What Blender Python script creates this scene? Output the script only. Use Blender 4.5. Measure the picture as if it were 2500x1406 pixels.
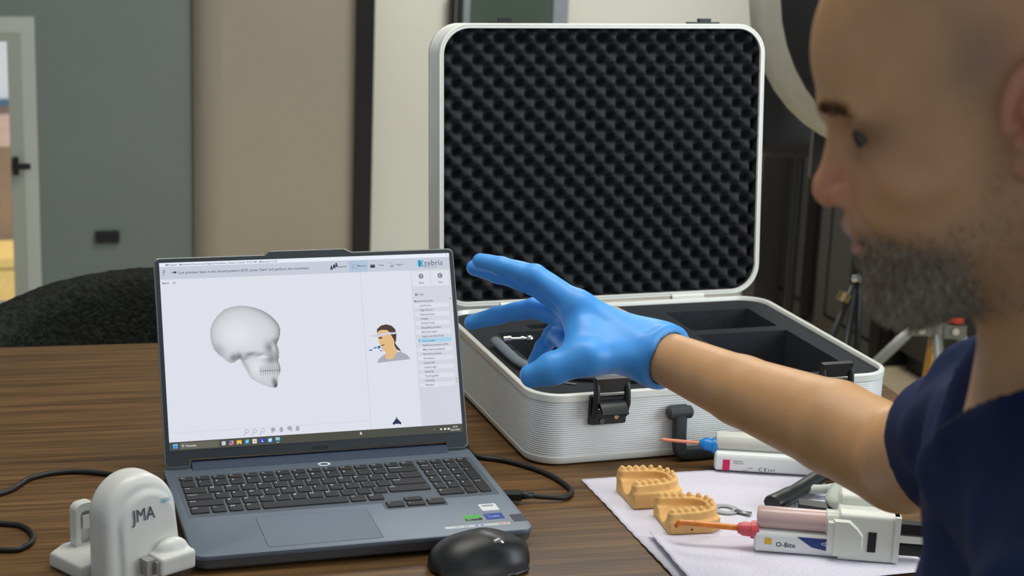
import bpy, math, random
import numpy as np
from mathutils import Matrix, Vector
for o in list(bpy.data.objects): bpy.data.objects.remove(o)
random.seed(7); rng = np.random.default_rng(7)
scene = bpy.context.scene
COL = scene.collection
T = 0.75                      # table top height

# ---------------------------------------------------------------- camera
cam_d = bpy.data.cameras.new('camera'); cam = bpy.data.objects.new('camera', cam_d); COL.objects.link(cam)
pitch, roll = 0.2538, 0.0399
fw = Vector((0, math.cos(pitch), -math.sin(pitch))); ri = Vector((1, 0, 0)); up = ri.cross(fw)
r2 = ri*math.cos(roll) + up*math.sin(roll); u2 = -ri*math.sin(roll) + up*math.cos(roll)
M = Matrix((r2, u2, -fw)).transposed().to_4x4(); M.translation = Vector((0, 0, T+.7375))
cam.matrix_world = M
cam_d.sensor_fit = 'HORIZONTAL'; cam_d.sensor_width = 36.0; cam_d.lens = 36.0*4328.8/2500
cam_d.dof.use_dof = True; cam_d.dof.focus_distance = 1.98; cam_d.dof.aperture_fstop = 8.5
cam_d.clip_start = .05
scene.camera = cam

# ---------------------------------------------------------------- world, lights, exposure
w = bpy.data.worlds.new('world'); scene.world = w; w.use_nodes = True
bg = w.node_tree.nodes['Background']; bg.inputs[0].default_value = (.80, .90, 1, 1); bg.inputs[1].default_value = .42
def area(name, loc, target, sx, sy, power, col):
    d = bpy.data.lights.new(name, 'AREA'); d.shape = 'RECTANGLE'; d.size = sx; d.size_y = sy; d.energy = power; d.color = col
    o = bpy.data.objects.new(name, d); COL.objects.link(o); o.location = loc
    o.rotation_euler = (Vector(target)-Vector(loc)).to_track_quat('-Z', 'Y').to_euler(); return o
area('ceiling_lamp', (.05, 1.95, 2.45), (.05, 1.95, 0), 1.3, .7, 21, (1, .96, .88))
area('window_light', (2.65, 1.15, 1.65), (.2, 2.0, .85), 1.5, 1.3, 42, (.88, .95, 1))
area('back_wall_fill', (.4, 4.2, 2.45), (.4, 4.2, 0), .8, .8, 32, (1, .98, .93))  # unseen fill light, added to brighten the back wall
sd_ = bpy.data.lights.new('sun', 'SUN'); sd_.energy = 2.6; sd_.color = (1, .95, .86); sd_.angle = .01     # daylight on the garden behind the window
sun = bpy.data.objects.new('sun', sd_); COL.objects.link(sun); sun.location = (0, -3, 6)
sun.rotation_euler = Vector((-.295*math.cos(.96), .955*math.cos(.96), -math.sin(.96))).to_track_quat('-Z', 'Y').to_euler()
vs = scene.view_settings; vs.view_transform = 'Standard'; vs.look = 'None'; vs.exposure = 0; vs.gamma = 1; vs.use_curve_mapping = False

# ---------------------------------------------------------------- materials
def lin(c):
    if max(c) > 1.001: c = [x/255 for x in c]
    return tuple(x/12.92 if x <= .04045 else ((x+.055)/1.055)**2.4 for x in c[:3]) + (1,)
MATS = {}
def mat(name, col, rough=.5, metal=0, noise=0, nscale=30, bump=0, bscale=200, bdist=.001, spec=.5, coat=0, emit=None, trans=0, sheen=0, sss=0, stretch=None, col2=None):
    if name in MATS: return MATS[name]
    m = bpy.data.materials.new(name); m.use_nodes = True; MATS[name] = m
    nt = m.node_tree; p = nt.nodes['Principled BSDF']
    p.inputs['Base Color'].default_value = lin(col); p.inputs['Roughness'].default_value = rough; p.inputs['Metallic'].default_value = metal
    p.inputs['Specular IOR Level'].default_value = spec
    if coat: p.inputs['Coat Weight'].default_value = coat; p.inputs['Coat Roughness'].default_value = .1
    if trans: p.inputs['Transmission Weight'].default_value = trans
    if sheen: p.inputs['Sheen Weight'].default_value = sheen
    if sss: p.inputs['Subsurface Weight'].default_value = sss; p.inputs['Subsurface Radius'].default_value = (.012, .005, .003); p.inputs['Subsurface Scale'].default_value = 1
    if emit is not None: p.inputs['Emission Color'].default_value = lin(emit); p.inputs['Emission Strength'].default_value = 1; p.inputs['Base Color'].default_value = (.01, .01, .01, 1)
    if noise or bump:
        tc = nt.nodes.new('ShaderNodeTexCoord'); vec = tc.outputs['Object']
        if stretch:
            mp = nt.nodes.new('ShaderNodeMapping'); mp.inputs['Scale'].default_value = stretch; nt.links.new(vec, mp.inputs[0]); vec = mp.outputs[0]
    if noise:
        n = nt.nodes.new('ShaderNodeTexNoise'); n.inputs['Scale'].default_value = nscale; n.inputs['Detail'].default_value = 5; nt.links.new(vec, n.inputs['Vector'])
        rmp = nt.nodes.new('ShaderNodeValToRGB'); c = lin(col)
        c2 = lin(col2) if col2 else tuple(x*(1-noise) for x in c[:3])+(1,)
        rmp.color_ramp.elements[0].position = .33; rmp.color_ramp.elements[1].position = .67
        rmp.color_ramp.elements[0].color = c2; rmp.color_ramp.elements[1].color = tuple(min(1, x*(1+noise*.5)) for x in c[:3])+(1,) if not col2 else c
        nt.links.new(n.outputs[0], rmp.inputs[0]); nt.links.new(rmp.outputs[0], p.inputs['Base Color'])
    if bump:
        n2 = nt.nodes.new('ShaderNodeTexNoise'); n2.inputs['Scale'].default_value = bscale; n2.inputs['Detail'].default_value = 4; nt.links.new(vec, n2.inputs['Vector'])
        b = nt.nodes.new('ShaderNodeBump'); b.inputs['Strength'].default_value = bump; b.inputs['Distance'].default_value = bdist
        nt.links.new(n2.outputs[0], b.inputs['Height']); nt.links.new(b.outputs[0], p.inputs['Normal'])
    return m
def attr_mat(name, rough=.5, emit=False, sss=0, bump=0, bscale=300, bdist=.0006):
    """surface colour (skin, beard, screen picture) from the mesh's own colour attribute"""
    m = bpy.data.materials.new(name); m.use_nodes = True; nt = m.node_tree; p = nt.nodes['Principled BSDF']
    a = nt.nodes.new('ShaderNodeAttribute'); a.attribute_name = 'tint'
    p.inputs['Roughness'].default_value = rough
    if emit:
        p.inputs['Base Color'].default_value = (.01, .01, .01, 1); nt.links.new(a.outputs['Color'], p.inputs['Emission Color']); p.inputs['Emission Strength'].default_value = 1
    else:
        n = nt.nodes.new('ShaderNodeTexNoise'); n.inputs['Scale'].default_value = 45; n.inputs['Detail'].default_value = 6
        tc = nt.nodes.new('ShaderNodeTexCoord'); nt.links.new(tc.outputs['Object'], n.inputs['Vector'])
        mr = nt.nodes.new('ShaderNodeMapRange'); mr.inputs['To Min'].default_value = .84; mr.inputs['To Max'].default_value = 1.14; nt.links.new(n.outputs[0], mr.inputs[0])
        mx = nt.nodes.new('ShaderNodeVectorMath'); mx.operation = 'SCALE'; nt.links.new(a.outputs['Color'], mx.inputs[0]); nt.links.new(mr.outputs[0], mx.inputs['Scale'])
        nt.links.new(mx.outputs[0], p.inputs['Base Color'])
    if sss: p.inputs['Subsurface Weight'].default_value = sss; p.inputs['Subsurface Radius'].default_value = (.010, .004, .002); p.inputs['Subsurface Scale'].default_value = 1
    if bump:
        n2 = nt.nodes.new('ShaderNodeTexNoise'); n2.inputs['Scale'].default_value = bscale; n2.inputs['Detail'].default_value = 3
        tc = nt.nodes.new('ShaderNodeTexCoord'); nt.links.new(tc.outputs['Object'], n2.inputs['Vector'])
        b = nt.nodes.new('ShaderNodeBump'); b.inputs['Strength'].default_value = bump; b.inputs['Distance'].default_value = bdist
        nt.links.new(n2.outputs[0], b.inputs['Height']); nt.links.new(b.outputs[0], p.inputs['Normal'])
    return m
def wood_mat():
    m = bpy.data.materials.new('walnut_veneer'); m.use_nodes = True; nt = m.node_tree; p = nt.nodes['Principled BSDF']; N = nt.nodes.new; Lk = nt.links.new
    tc = N('ShaderNodeTexCoord')
    mp = N('ShaderNodeMapping'); mp.inputs['Scale'].default_value = (1.0, 36, 36); Lk(tc.outputs['Object'], mp.inputs[0])
    n1 = N('ShaderNodeTexNoise'); n1.inputs['Scale'].default_value = 2.4; n1.inputs['Detail'].default_value = 7; n1.inputs['Roughness'].default_value = .6; n1.inputs['Distortion'].default_value = .5; Lk(mp.outputs[0], n1.inputs['Vector'])
    r1 = N('ShaderNodeValToRGB'); e = r1.color_ramp.elements; e[0].position = .30; e[0].color = lin((70, 49, 28)); e[1].position = .70; e[1].color = lin((132, 98, 58)); k = e.new(.5); k.color = lin((102, 74, 42)); Lk(n1.outputs[0], r1.inputs[0])
    mp2 = N('ShaderNodeMapping'); mp2.inputs['Scale'].default_value = (4, 240, 240); Lk(tc.outputs['Object'], mp2.inputs[0])
    n2 = N('ShaderNodeTexNoise'); n2.inputs['Scale'].default_value = 3; n2.inputs['Detail'].default_value = 3; Lk(mp2.outputs[0], n2.inputs['Vector'])
    r2_ = N('ShaderNodeMapRange'); r2_.inputs['From Min'].default_value = .35; r2_.inputs['From Max'].default_value = .6; r2_.inputs['To Min'].default_value = .66; r2_.inputs['To Max'].default_value = 1.06; Lk(n2.outputs[0], r2_.inputs[0])
    mx = N('ShaderNodeVectorMath'); mx.operation = 'SCALE'; Lk(r1.outputs[0], mx.inputs[0]); Lk(r2_.outputs[0], mx.inputs['Scale']); Lk(mx.outputs[0], p.inputs['Base Color'])
    p.inputs['Roughness'].default_value = .48; p.inputs['Specular IOR Level'].default_value = .35
    b = N('ShaderNodeBump'); b.inputs['Strength'].default_value = .25; b.inputs['Distance'].default_value = .0006; Lk(n2.outputs[0], b.inputs['Height']); Lk(b.outputs[0], p.inputs['Normal'])
    return m

# ---------------------------------------------------------------- object helpers
def link_mesh(name, me, m, parent=None, smooth=False, loc=None):
    if m is not None:
        for k in (m if isinstance(m, (list, tuple)) else [m]): me.materials.append(k)
    if smooth: me.polygons.foreach_set('use_smooth', [True]*len(me.polygons))
    o = bpy.data.objects.new(name, me); COL.objects.link(o)
    if parent is not None: o.parent = parent
    if loc is not None: o.location = loc
    return o
def mesh(vs_, fs_):
    me = bpy.data.meshes.new('m'); me.from_pydata([tuple(v) for v in vs_], [], fs_); me.update(); return me
def auto_smooth(o, ang=40):
    import bmesh
    bm = bmesh.new(); bm.from_mesh(o.data)
    for e in bm.edges:
        if len(e.link_faces) == 2 and e.calc_face_angle(0) > math.radians(ang): e.smooth = False
    for f in bm.faces: f.smooth = True
    bm.to_mesh(o.data); bm.free()
class MB:
    def __init__(s): s.v = []; s.f = []; s.mi = []
    def add(s, vs_, fs_, mi=0):
        n = len(s.v); s.v += [tuple(v) for v in vs_]; s.f += [tuple(i+n for i in f) for f in fs_]; s.mi += [mi]*len(fs_); return s
    def box(s, c, d, mi=0, R=None):
        x, y, z = d[0]/2, d[1]/2, d[2]/2
        vs_ = [Vector(q) for q in ((-x,-y,-z),(x,-y,-z),(x,y,-z),(-x,y,-z),(-x,-y,z),(x,-y,z),(x,y,z),(-x,y,z))]
        if R is not None: vs_ = [R @ v for v in vs_]
        return s.add([v+Vector(c) for v in vs_], [(0,3,2,1),(4,5,6,7),(0,1,5,4),(1,2,6,5),(2,3,7,6),(3,0,4,7)], mi)
    def loft(s, rings, cap0=True, cap1=True, mi=0, closed=True):
        n = len(rings[0]); vs_ = [p for r in rings for p in r]; fs_ = []
        for k in range(len(rings)-1):
            for i in range(n if closed else n-1):
                j = (i+1) % n; fs_.append((k*n+i, k*n+j, (k+1)*n+j, (k+1)*n+i))
        if cap0: fs_.append(tuple(reversed(range(n))))
        if cap1: fs_.append(tuple((len(rings)-1)*n+i for i in range(n)))
        return s.add(vs_, fs_, mi)
    def tube(s, pts, r, n=10, mi=0, caps=True, ry=None):
        pts = [Vector(p) for p in pts]; rr = r if isinstance(r, (list, tuple)) else [r]*len(pts); rings = []; prev = None
        for i, p in enumerate(pts):
            t = (pts[min(i+1, len(pts)-1)]-pts[max(i-1, 0)]).normalized()
            if prev is None:
                a = Vector((0, 0, 1)) if abs(t.z) < .9 else Vector((1, 0, 0)); x = t.cross(a).normalized()
            else: x = (prev - t*prev.dot(t)).normalized()
            prev = x; y = t.cross(x)
            rings.append([p + (x*math.cos(2*math.pi*k/n) + y*math.sin(2*math.pi*k/n)*(ry if ry else 1))*rr[i] for k in range(n)])
        return s.loft(rings, caps, caps, mi)
    def cyl(s, c0, c1, r, n=20, mi=0, r1=None): return s.tube([c0, c1], [r, r if r1 is None else r1], n, mi)
    def build(s, name, m, parent=None, smooth=False, ang=None, loc=None):
        me = mesh(s.v, s.f)
        if isinstance(m, (list, tuple)): me.polygons.foreach_set('material_index', s.mi)
        o = link_mesh(name, me, m, parent, smooth, loc)
        if ang: auto_smooth(o, ang)
        return o
def prism(pts, z0, z1, bev=0, seg=2):
    """extruded outline with a rounded top and bottom edge (list of rings for loft)"""
    c = (sum(p[0] for p in pts)/len(pts), sum(p[1] for p in pts)/len(pts))
    def off(d):
        n = len(pts); out = []
        for i in range(n):
            a, b, c_ = Vector(pts[i-1]), Vector(pts[i]), Vector(pts[(i+1) % n])
            e1 = (b-a); e2 = (c_-b); e1 = e1.normalized() if e1.length > 1e-9 else e2.normalized(); e2 = e2.normalized() if e2.length > 1e-9 else e1
            n1 = Vector((e1.y, -e1.x)); n2 = Vector((e2.y, -e2.x)); m_ = (n1+n2); m_ = m_/max(.3, m_.dot(n1)) if m_.length > 1e-6 else n1
            out.append(b - m_*d)
        return out
    rings = []
    if bev:
        for k in range(seg+1):
            a = math.pi/2*k/seg; rings.append([(p[0], p[1], z0+bev*(1-math.cos(a))) for p in off(bev*(1-math.sin(a)))])
        for k in range(seg+1):
            a = math.pi/2*k/seg; rings.append([(p[0], p[1], z1-bev*(1-math.sin(a))) for p in off(bev*(1-math.cos(a)))])
    else: rings = [[(p[0], p[1], z0) for p in pts], [(p[0], p[1], z1) for p in pts]]
    return rings
def rrect(w, d, r, n=8, cx=0, cy=0):
    """rounded rectangle outline, counter-clockwise"""
    r = min(r, w/2-1e-5, d/2-1e-5); out = []
    for sx, sy, a0 in ((1, -1, -90), (1, 1, 0), (-1, 1, 90), (-1, -1, 180)):
        for k in range(n+1):
            a = math.radians(a0+90*k/n); out.append((cx+sx*(w/2-r)+r*math.cos(a), cy+sy*(d/2-r)+r*math.sin(a)))
    return out
def empty(name, loc, rz=0, label=None, cat=None, group=None):
    o = bpy.data.objects.new(name, None); COL.objects.link(o); o.location = loc; o.rotation_euler = (0, 0, rz); o.empty_display_size = .05
    if label: tag(o, label, cat, group)
    return o
def tag(o, label, cat, group=None):
    o['label'] = label; o['category'] = cat
    if group: o['group'] = group
    return o
def struct(o): o['kind'] = 'structure'; return o
def spline(pts, n=8):
    pts = [Vector(p) for p in pts]; out = []
    for i in range(len(pts)-1):
        p0, p1, p2, p3 = pts[max(i-1, 0)], pts[i], pts[i+1], pts[min(i+2, len(pts)-1)]
        for k in range(n):
            t = k/n; out.append(.5*((2*p1)+(p2-p0)*t+(2*p0-5*p1+4*p2-p3)*t*t+(3*p1-p0-3*p2+p3)*t**3))
    return out+[pts[-1]]
_txt = {}
def text_geo(s, size=1.0, align='LEFT', bold=0, shear=0):
    """flat lettering as vertices and faces, origin on the baseline"""
    key = (s, align, bold, shear)
    if key not in _txt:
        cu = bpy.data.curves.new('t', 'FONT'); cu.body = s; cu.size = 1; cu.align_x = align; cu.resolution_u = 2; cu.offset = bold; cu.shear = shear
        ob = bpy.data.objects.new('t', cu); COL.objects.link(ob); bpy.context.view_layer.update()
        me = bpy.data.meshes.new_from_object(ob.evaluated_get(bpy.context.evaluated_depsgraph_get()))
        _txt[key] = ([tuple(v.co[:2]) for v in me.vertices], [tuple(p.vertices) for p in me.polygons])
        bpy.data.objects.remove(ob); bpy.data.curves.remove(cu); bpy.data.meshes.remove(me)
    v, f = _txt[key]; return [(x*size, y*size) for x, y in v], f

# ---------------------------------------------------------------- signed distance modelling (organic shapes)
def smin(a, b, k):
    h = np.clip(.5+.5*(b-a)/k, 0, 1); return b*(1-h)+a*h-k*h*(1-h)
def smax(a, b, k): return -smin(-a, -b, k)
def s_sphere(P, c, r): return np.linalg.norm(P-np.asarray(c, float), axis=-1)-r
def s_ell(P, c, r):
    q = (P-np.asarray(c, float)); r = np.asarray(r, float); k0 = np.linalg.norm(q/r, axis=-1); k1 = np.linalg.norm(q/(r*r), axis=-1); return k0*(k0-1)/np.maximum(k1, 1e-9)
def s_cone(P, a, b, ra, rb):
    a = np.asarray(a, float); b = np.asarray(b, float); ab = b-a; t = np.clip(((P-a)@ab)/max(ab@ab, 1e-12), 0, 1)
    return np.linalg.norm(P-a-t[..., None]*ab, axis=-1)-(ra+(rb-ra)*t)
def s_box(P, c, hs, r):
    q = np.abs(P-np.asarray(c, float))-(np.asarray(hs, float)-r); return np.linalg.norm(np.maximum(q, 0), axis=-1)+np.minimum(q.max(-1), 0)-r
def chain(P, pts, rs, k):
    d = None
    for i in range(len(pts)-1):
        e = s_cone(P, pts[i], pts[i+1], rs[i], rs[i+1]); d = e if d is None else smin(d, e, k)
    return d
def sdf_mesh(fn, lo, hi, h, B=6, margin=1.6):
    lo = np.asarray(lo, float); hi = np.asarray(hi, float)
    nb = np.ceil((hi-lo)/(h*B)).astype(int); n = nb*B
    ax = [lo[i]+h*B*(np.arange(nb[i])+.5)-h*.5 for i in range(3)]
    G = np.stack(np.meshgrid(*ax, indexing='ij'), -1)
    d = fn(G.reshape(-1, 3)).reshape(nb)
    near = np.abs(d) < B*h*.87*margin
    vol = np.repeat(np.repeat(np.repeat(np.where(d > 0, 1., -1.).astype(np.float32), B, 0), B, 1), B, 2)
    idx = np.argwhere(near); o = np.stack(np.meshgrid(*[np.arange(B)]*3, indexing='ij'), -1).reshape(-1, 3)
    for c in range(0, len(idx), 2000):
        ii = (idx[c:c+2000, None, :]*B+o[None]).reshape(-1, 3); vol[ii[:, 0], ii[:, 1], ii[:, 2]] = fn(lo+ii*h)
    s = vol < 0; acc = np.zeros(np.array(s.shape)-1, np.int8)
    corners = [(i, j, k) for i in (0, 1) for j in (0, 1) for k in (0, 1)]
    for i, j, k in corners: acc += s[i:s.shape[0]-1+i, j:s.shape[1]-1+j, k:s.shape[2]-1+k]
    cells = np.argwhere((acc > 0) & (acc < 8)); vid = np.full(acc.shape, -1, np.int32); vid[tuple(cells.T)] = np.arange(len(cells))
    sm = np.zeros((len(cells), 3)); cnt = np.zeros(len(cells))
    for a in range(3):
        for b in (0, 1):
            for c in (0, 1):
                o0 = np.zeros(3, int); o0[(a+1) % 3] = b; o0[(a+2) % 3] = c; o1 = o0.copy(); o1[a] = 1
                v0 = vol[tuple((cells+o0).T)]; v1 = vol[tuple((cells+o1).T)]; x = (v0 < 0) != (v1 < 0)
                t = np.where(x, v0/np.where(x, v0-v1, 1), 0); p = o0+t[:, None]*(o1-o0); sm += p*x[:, None]; cnt += x
    V = lo+(cells+sm/cnt[:, None])*h; F = []
    for a in range(3):
        sl0 = [slice(None)]*3; sl1 = [slice(None)]*3; sl0[a] = slice(0, -1); sl1[a] = slice(1, None)
        ch = s[tuple(sl0)] != s[tuple(sl1)]; e = np.argwhere(ch); b, c = (a+1) % 3, (a+2) % 3
        ok = (e[:, b] > 0) & (e[:, c] > 0) & (e[:, b] < acc.shape[b]) & (e[:, c] < acc.shape[c]); e = e[ok]
        ins = s[tuple(e.T)]
        def q(db, dc):
            f = e.copy(); f[:, b] += db; f[:, c] += dc; return vid[tuple(f.T)]
        quad = np.stack([q(-1, -1), q(0, -1), q(0, 0), q(-1, 0)], 1); quad[~ins] = quad[~ins][:, ::-1]; F.append(quad)
    F = np.concatenate(F); F = F[(F >= 0).all(1)]; return V, F
def np_mesh(V, F, tint=None):
    me = bpy.data.meshes.new('m'); me.vertices.add(len(V)); me.vertices.foreach_set('co', np.ascontiguousarray(V, np.float32).ravel())
    k = F.shape[1]; me.loops.add(F.size); me.loops.foreach_set('vertex_index', np.ascontiguousarray(F, np.int32).ravel())
    me.polygons.add(len(F)); me.polygons.foreach_set('loop_start', np.arange(0, F.size, k, dtype=np.int32)); me.update(calc_edges=True)
    me.polygons.foreach_set('use_smooth', np.ones(len(F), bool))
    if tint is not None:
        at = me.attributes.new('tint', 'FLOAT_COLOR', 'POINT'); at.data.foreach_set('color', np.ascontiguousarray(np.concatenate([tint, np.ones((len(tint), 1))], 1), np.float32).ravel())
    return me
def vnormals(V, F):
    fn = np.cross(V[F[:, 1]]-V[F[:, 0]], V[F[:, 2]]-V[F[:, 0]]); n = np.zeros_like(V)
    for k in range(F.shape[1]): np.add.at(n, F[:, k], fn)
    return n/np.maximum(np.linalg.norm(n, axis=1, keepdims=True), 1e-12)

# ================================================================ the room (local axes u, v turned by A)
A = .30
def room(name, mb, m, parent=None, ang=None):
    o = mb.build(name, m, parent, ang=ang)
    if parent is None: o.rotation_euler = (0, 0, A); struct(o)
    return o
def bx(u0, u1, v0, v1, z0, z1): return MB().box(((u0+u1)/2, (v0+v1)/2, (z0+z1)/2), (u1-u0, v1-v0, z1-z0))
def bxs(*bs):
    m_ = MB()
    for u0, u1, v0, v1, z0, z1 in bs: m_.box(((u0+u1)/2, (v0+v1)/2, (z0+z1)/2), (u1-u0, v1-v0, z1-z0))
    return m_
m_grey = mat('grey_wall_paint', (121, 131, 127), .75, noise=.05, nscale=3, bump=.15, bscale=120)
m_white = mat('warm_white_paint', (236, 236, 224), .7, noise=.03, nscale=2, bump=.1, bscale=150)
m_frame = mat('white_lacquer', (190, 196, 190), .4, noise=.03, nscale=5)
m_floor = mat('pale_oak_floor', (190, 176, 146), .45, noise=.2, nscale=6, stretch=(1, 12, 1))
m_black = mat('black_metal', (16, 17, 17), .45, noise=.2, nscale=20)
floor = room('floor', bx(-3.2, 3.4, .55, 5.4, -.1, 0), m_floor)
for k in range(9):                                   # floor boards near the bit of floor in view
    for j in range(2): room('floor_board', bx(1.5+k*.11, 1.5+k*.11+.107, 3.0+j*1.1, 3.0+j*1.1+1.097, .0002, .003), m_floor, floor)
room('ceiling', bx(-3.2, 3.4, -1.5, 5.4, 2.6, 2.7), mat('ceiling_white', (225, 225, 220), .8, noise=.02))
room('wall_left', bxs((.166, .605, 5.2, 5.3, 0, 2.6), (-3.2, -.55, 5.2, 5.3, 0, 2.6), (-.55, .166, 5.2, 5.3, .922, 2.6), (-.55, .166, 5.2, 5.3, 0, .03)), m_grey)
room('wall_back', bxs((1.126, 1.352, 5.17, 5.3, 0, 2.6), (1.79, 2.62, 5.2, 5.3, 0, 2.6), (1.352, 1.79, 5.2, 5.3, 2.08, 2.6)), m_white)
room('wall_right', bx(3.05, 3.15, 2.6, 5.3, 0, 2.6), m_grey)
# low glazed window at the far left
win = room('window_1', bxs((.098, .166, 5.16, 5.24, .03, .922), (-.55, .098, 5.16, 5.24, .862, .922), (-.55, .098, 5.16, 5.24, .03, .085), (-.55, -.49, 5.16, 5.24, .085, .862)), m_frame)
room('sash', bxs((.090, .128, 5.14, 5.16, .07, .88), (-.50, .09, 5.14, 5.16, .857, .88), (-.50, .09, 5.14, 5.16, .07, .088)), mat('sash_lacquer', (165, 170, 160), .4), win)
gl = mat('window_glass', (255, 255, 255), .02, trans=1.0)
room('pane', bx(-.49, .095, 5.2, 5.206, .085, .86), gl, win)
room('window_handle', MB().box((.103, 5.125, .508), (.016, .02, .05)).box((.118, 5.115, .508), (.05, .014, .016)), m_black, win)
ob = empty('garden_house', (0, 0, 0), A, 'pale house with a pink lower wall seen through the left window', 'house')
bx(-1.2, .8, 8.2, 8.5, .228, .95).build('pale_wall', mat('pale_render', (236, 242, 250), .8, noise=.03), ob)
bx(-1.2, .8, 8.17, 8.5, .20, .228).build('blue_ledge', mat('blue_fascia', (90, 116, 146), .6), ob)
bx(-1.2, .8, 8.2, 8.5, .01, .20).build('pink_wall', mat('pink_render', (222, 192, 182), .8, noise=.08), ob)
bx(-1.2, .8, 8.2, 8.5, -1.2, .01).build('brown_plinth', mat('brown_render', (150, 128, 108), .8, noise=.08), ob)
tl = empty('garden_bench', (0, 0, 0), A, 'yellow timber bench outside the left window', 'bench')
bx(-1.0, .6, 7.75, 8.1, -.44, -.40).build('seat_board', mat('yellow_timber', (250, 214, 130), .7, noise=.1), tl)
for x_ in (-.9, .5): bx(x_, x_+.06, 7.8, 8.05, -1.2, -.44).build('leg', MATS['yellow_timber'], tl)
bx(-1.0, .6, 7.76, 7.79, -.90, -.44).build('front_board', MATS['yellow_timber'], tl)
# glossy beige panel, black post, glazed door
o_l = [(.605+.085*(1-math.cos(k*math.pi/24)), 5.225-.085*math.sin(k*math.pi/24)) for k in range(13)]+[(1.078, 5.14), (1.078, 5.3), (.605, 5.3)]
pn = room('trim_1', MB().loft([[(x, y, 0) for x, y in o_l], [(x, y, 2.6) for x, y in o_l]]), mat('glossy_beige_lacquer', (172, 163, 145), .2, noise=.05, nscale=2, coat=.5), ang=30)
room('trim_2', bx(1.078, 1.126, 5.10, 5.3, 0, 2.6), m_black)
dr = room('door_1', bxs((1.352, 1.43, 5.18, 5.28, 0, 2.08), (1.735, 1.79, 5.18, 5.28, 0, 2.08), (1.43, 1.735, 5.18, 5.28, 2.0, 2.08)), m_white)
room('leaf', bxs((1.404, 1.427, 5.15, 5.18, .02, 2.0), (1.69, 1.737, 5.15, 5.18, .02, 2.0), (1.427, 1.69, 5.15, 5.18, .02, .12), (1.427, 1.69, 5.15, 5.18, 1.9, 2.0)), mat('blue_grey_door', (150, 158, 168), .5), dr)
room('pane', bx(1.427, 1.69, 5.16, 5.166, .12, 1.9), mat('dark_green_glass', (84, 98, 88), .12, noise=.1, nscale=2), dr)
room('door_handle', MB().box((1.368, 5.14, .95), (.015, .03, .12)), m_black, dr)
room('door_seal', bx(1.393, 1.404, 5.14, 5.18, .02, 2.0), mat('green_black_seal', (30, 45, 38), .6), dr)
# wall socket
so = empty('wall_socket', (0, 0, 0), A, 'dark double wall socket low on the grey wall', 'socket')
MB().box((.358, 5.194, .279), (.068, .011, .036)).build('cover_plate', mat('socket_black', (28, 32, 40), .4), so)
for du in (-.016, .016): MB().cyl((.358+du, 5.1885, .279), (.358+du, 5.1865, .279), .013, 18).build('socket_face', mat('socket_inner', (18, 20, 26), .4), so)
# wardrobe with framed doors along the right wall
wd = empty('wardrobe', (0, 0, 0), A, 'tall dark grey wardrobe with framed panel doors along the right wall', 'wardrobe')
m_wd = mat('dark_taupe_lacquer', (46, 43, 41), .45, noise=.05, nscale=4)
bx(2.515, 3.04, 4.44, 5.19, .0, 2.4).build('carcass', mat('wardrobe_black', (14, 14, 14), .6), wd)
bx(2.40, 2.50, 5.10, 5.195, 0, 2.4).build('side_filler', m_wd, wd)
for v0, v1, sa, sz_ in ((4.925, 5.185, .0, .0), (4.462, 4.824, .0, .062)):
    d_ = bx(2.492, 2.513, v0, v1, .02, 2.38).build('door', m_wd, wd)
    if sz_: bx(2.480, 2.491, v1-sz_, v1, .02, 2.38).build('door_stile', m_wd, d_)
    bx(2.480, 2.491, v0, v1-sz_, .02, .068).build('door_rail', m_wd, d_)
    bx(2.480, 2.491, v0+.004, v1-sz_-.013 if sz_ else v1-.004, .080, 2.30).build('door_panel', m_wd, d_)
bc = empty('black_cabinet', (0, 0, 0), A, 'plain black cabinet standing at the near end of the wardrobe', 'cabinet')
bx(2.55, 3.04, 3.55, 4.43, .06, 2.3).build('body', mat('cabinet_black', (20, 20, 20), .5, noise=.1), bc)
bx(2.58, 3.04, 3.57, 4.41, 0, .06).build('plinth', m_black, bc)
for k in range(2): bx(2.535, 2.549, 3.56+k*.435, 3.985+k*.435, .07, 2.29).build('door', mat('cabinet_black', (20, 20, 20), .5), bc)

# ================================================================ table
tb = empty('dining_table', (0, 0, 0), .25, 'walnut table with straight grain under the laptop and case', 'table')
u0, u1, v0, v1 = -1.35, 1.104, 1.42, 2.499
m_wood = wood_mat()
ot = rrect(u1-u0, v1-v0, .05, 8, (u0+u1)/2, (v0+v1)/2)
MB().loft(prism(ot, T-.032, T, .003, 3)).build('table_top', m_wood, tb, ang=30)
for x in (u0+.12, u1-.12):
    for y in (v0+.12, v1-.12): MB().loft(prism(rrect(.06, .06, .006, 3, x, y), 0, T-.032)).build('leg', m_black, tb)
for y in (v0+.12, v1-.12): MB().box(((u0+u1)/2, y, T-.06), (u1-u0-.3, .03, .05)).build('apron', m_black, tb)

# ================================================================ chair behind the table
ch = empty('dining_chair', (-.50, 2.47, -.0), .16, 'dark boucle tub chair tucked in behind the table', 'chair')
m_bou = mat('dark_boucle', (46, 49, 46), .95, noise=.5, nscale=90, bump=1, bscale=170, bdist=.010, spec=.15)
def f_back(P):
    th = np.arctan2(P[:, 0], P[:, 1]); rho = np.hypot(P[:, 0], P[:, 1]); top = .772-.085*(np.abs(th)/1.35)**2.2
    zc = (top+.40)/2; hh = (top-.40)/2; qx = np.abs(rho-.315-.05*np.clip(P[:, 2]-.5, 0, 1))-.012; qz = np.abs(P[:, 2]-zc)-(hh-.03); qt = (np.abs(th)-1.65)*rho
    q = np.stack([qx, qz, qt], 1); d = np.linalg.norm(np.maximum(q, 0), axis=1)+np.minimum(q.max(1), 0)-.03
    return .8*(d+.0022*np.sin(P[:, 0]*210+3*np.sin(P[:, 2]*90))*np.sin(P[:, 2]*190+P[:, 1]*170))
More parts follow.
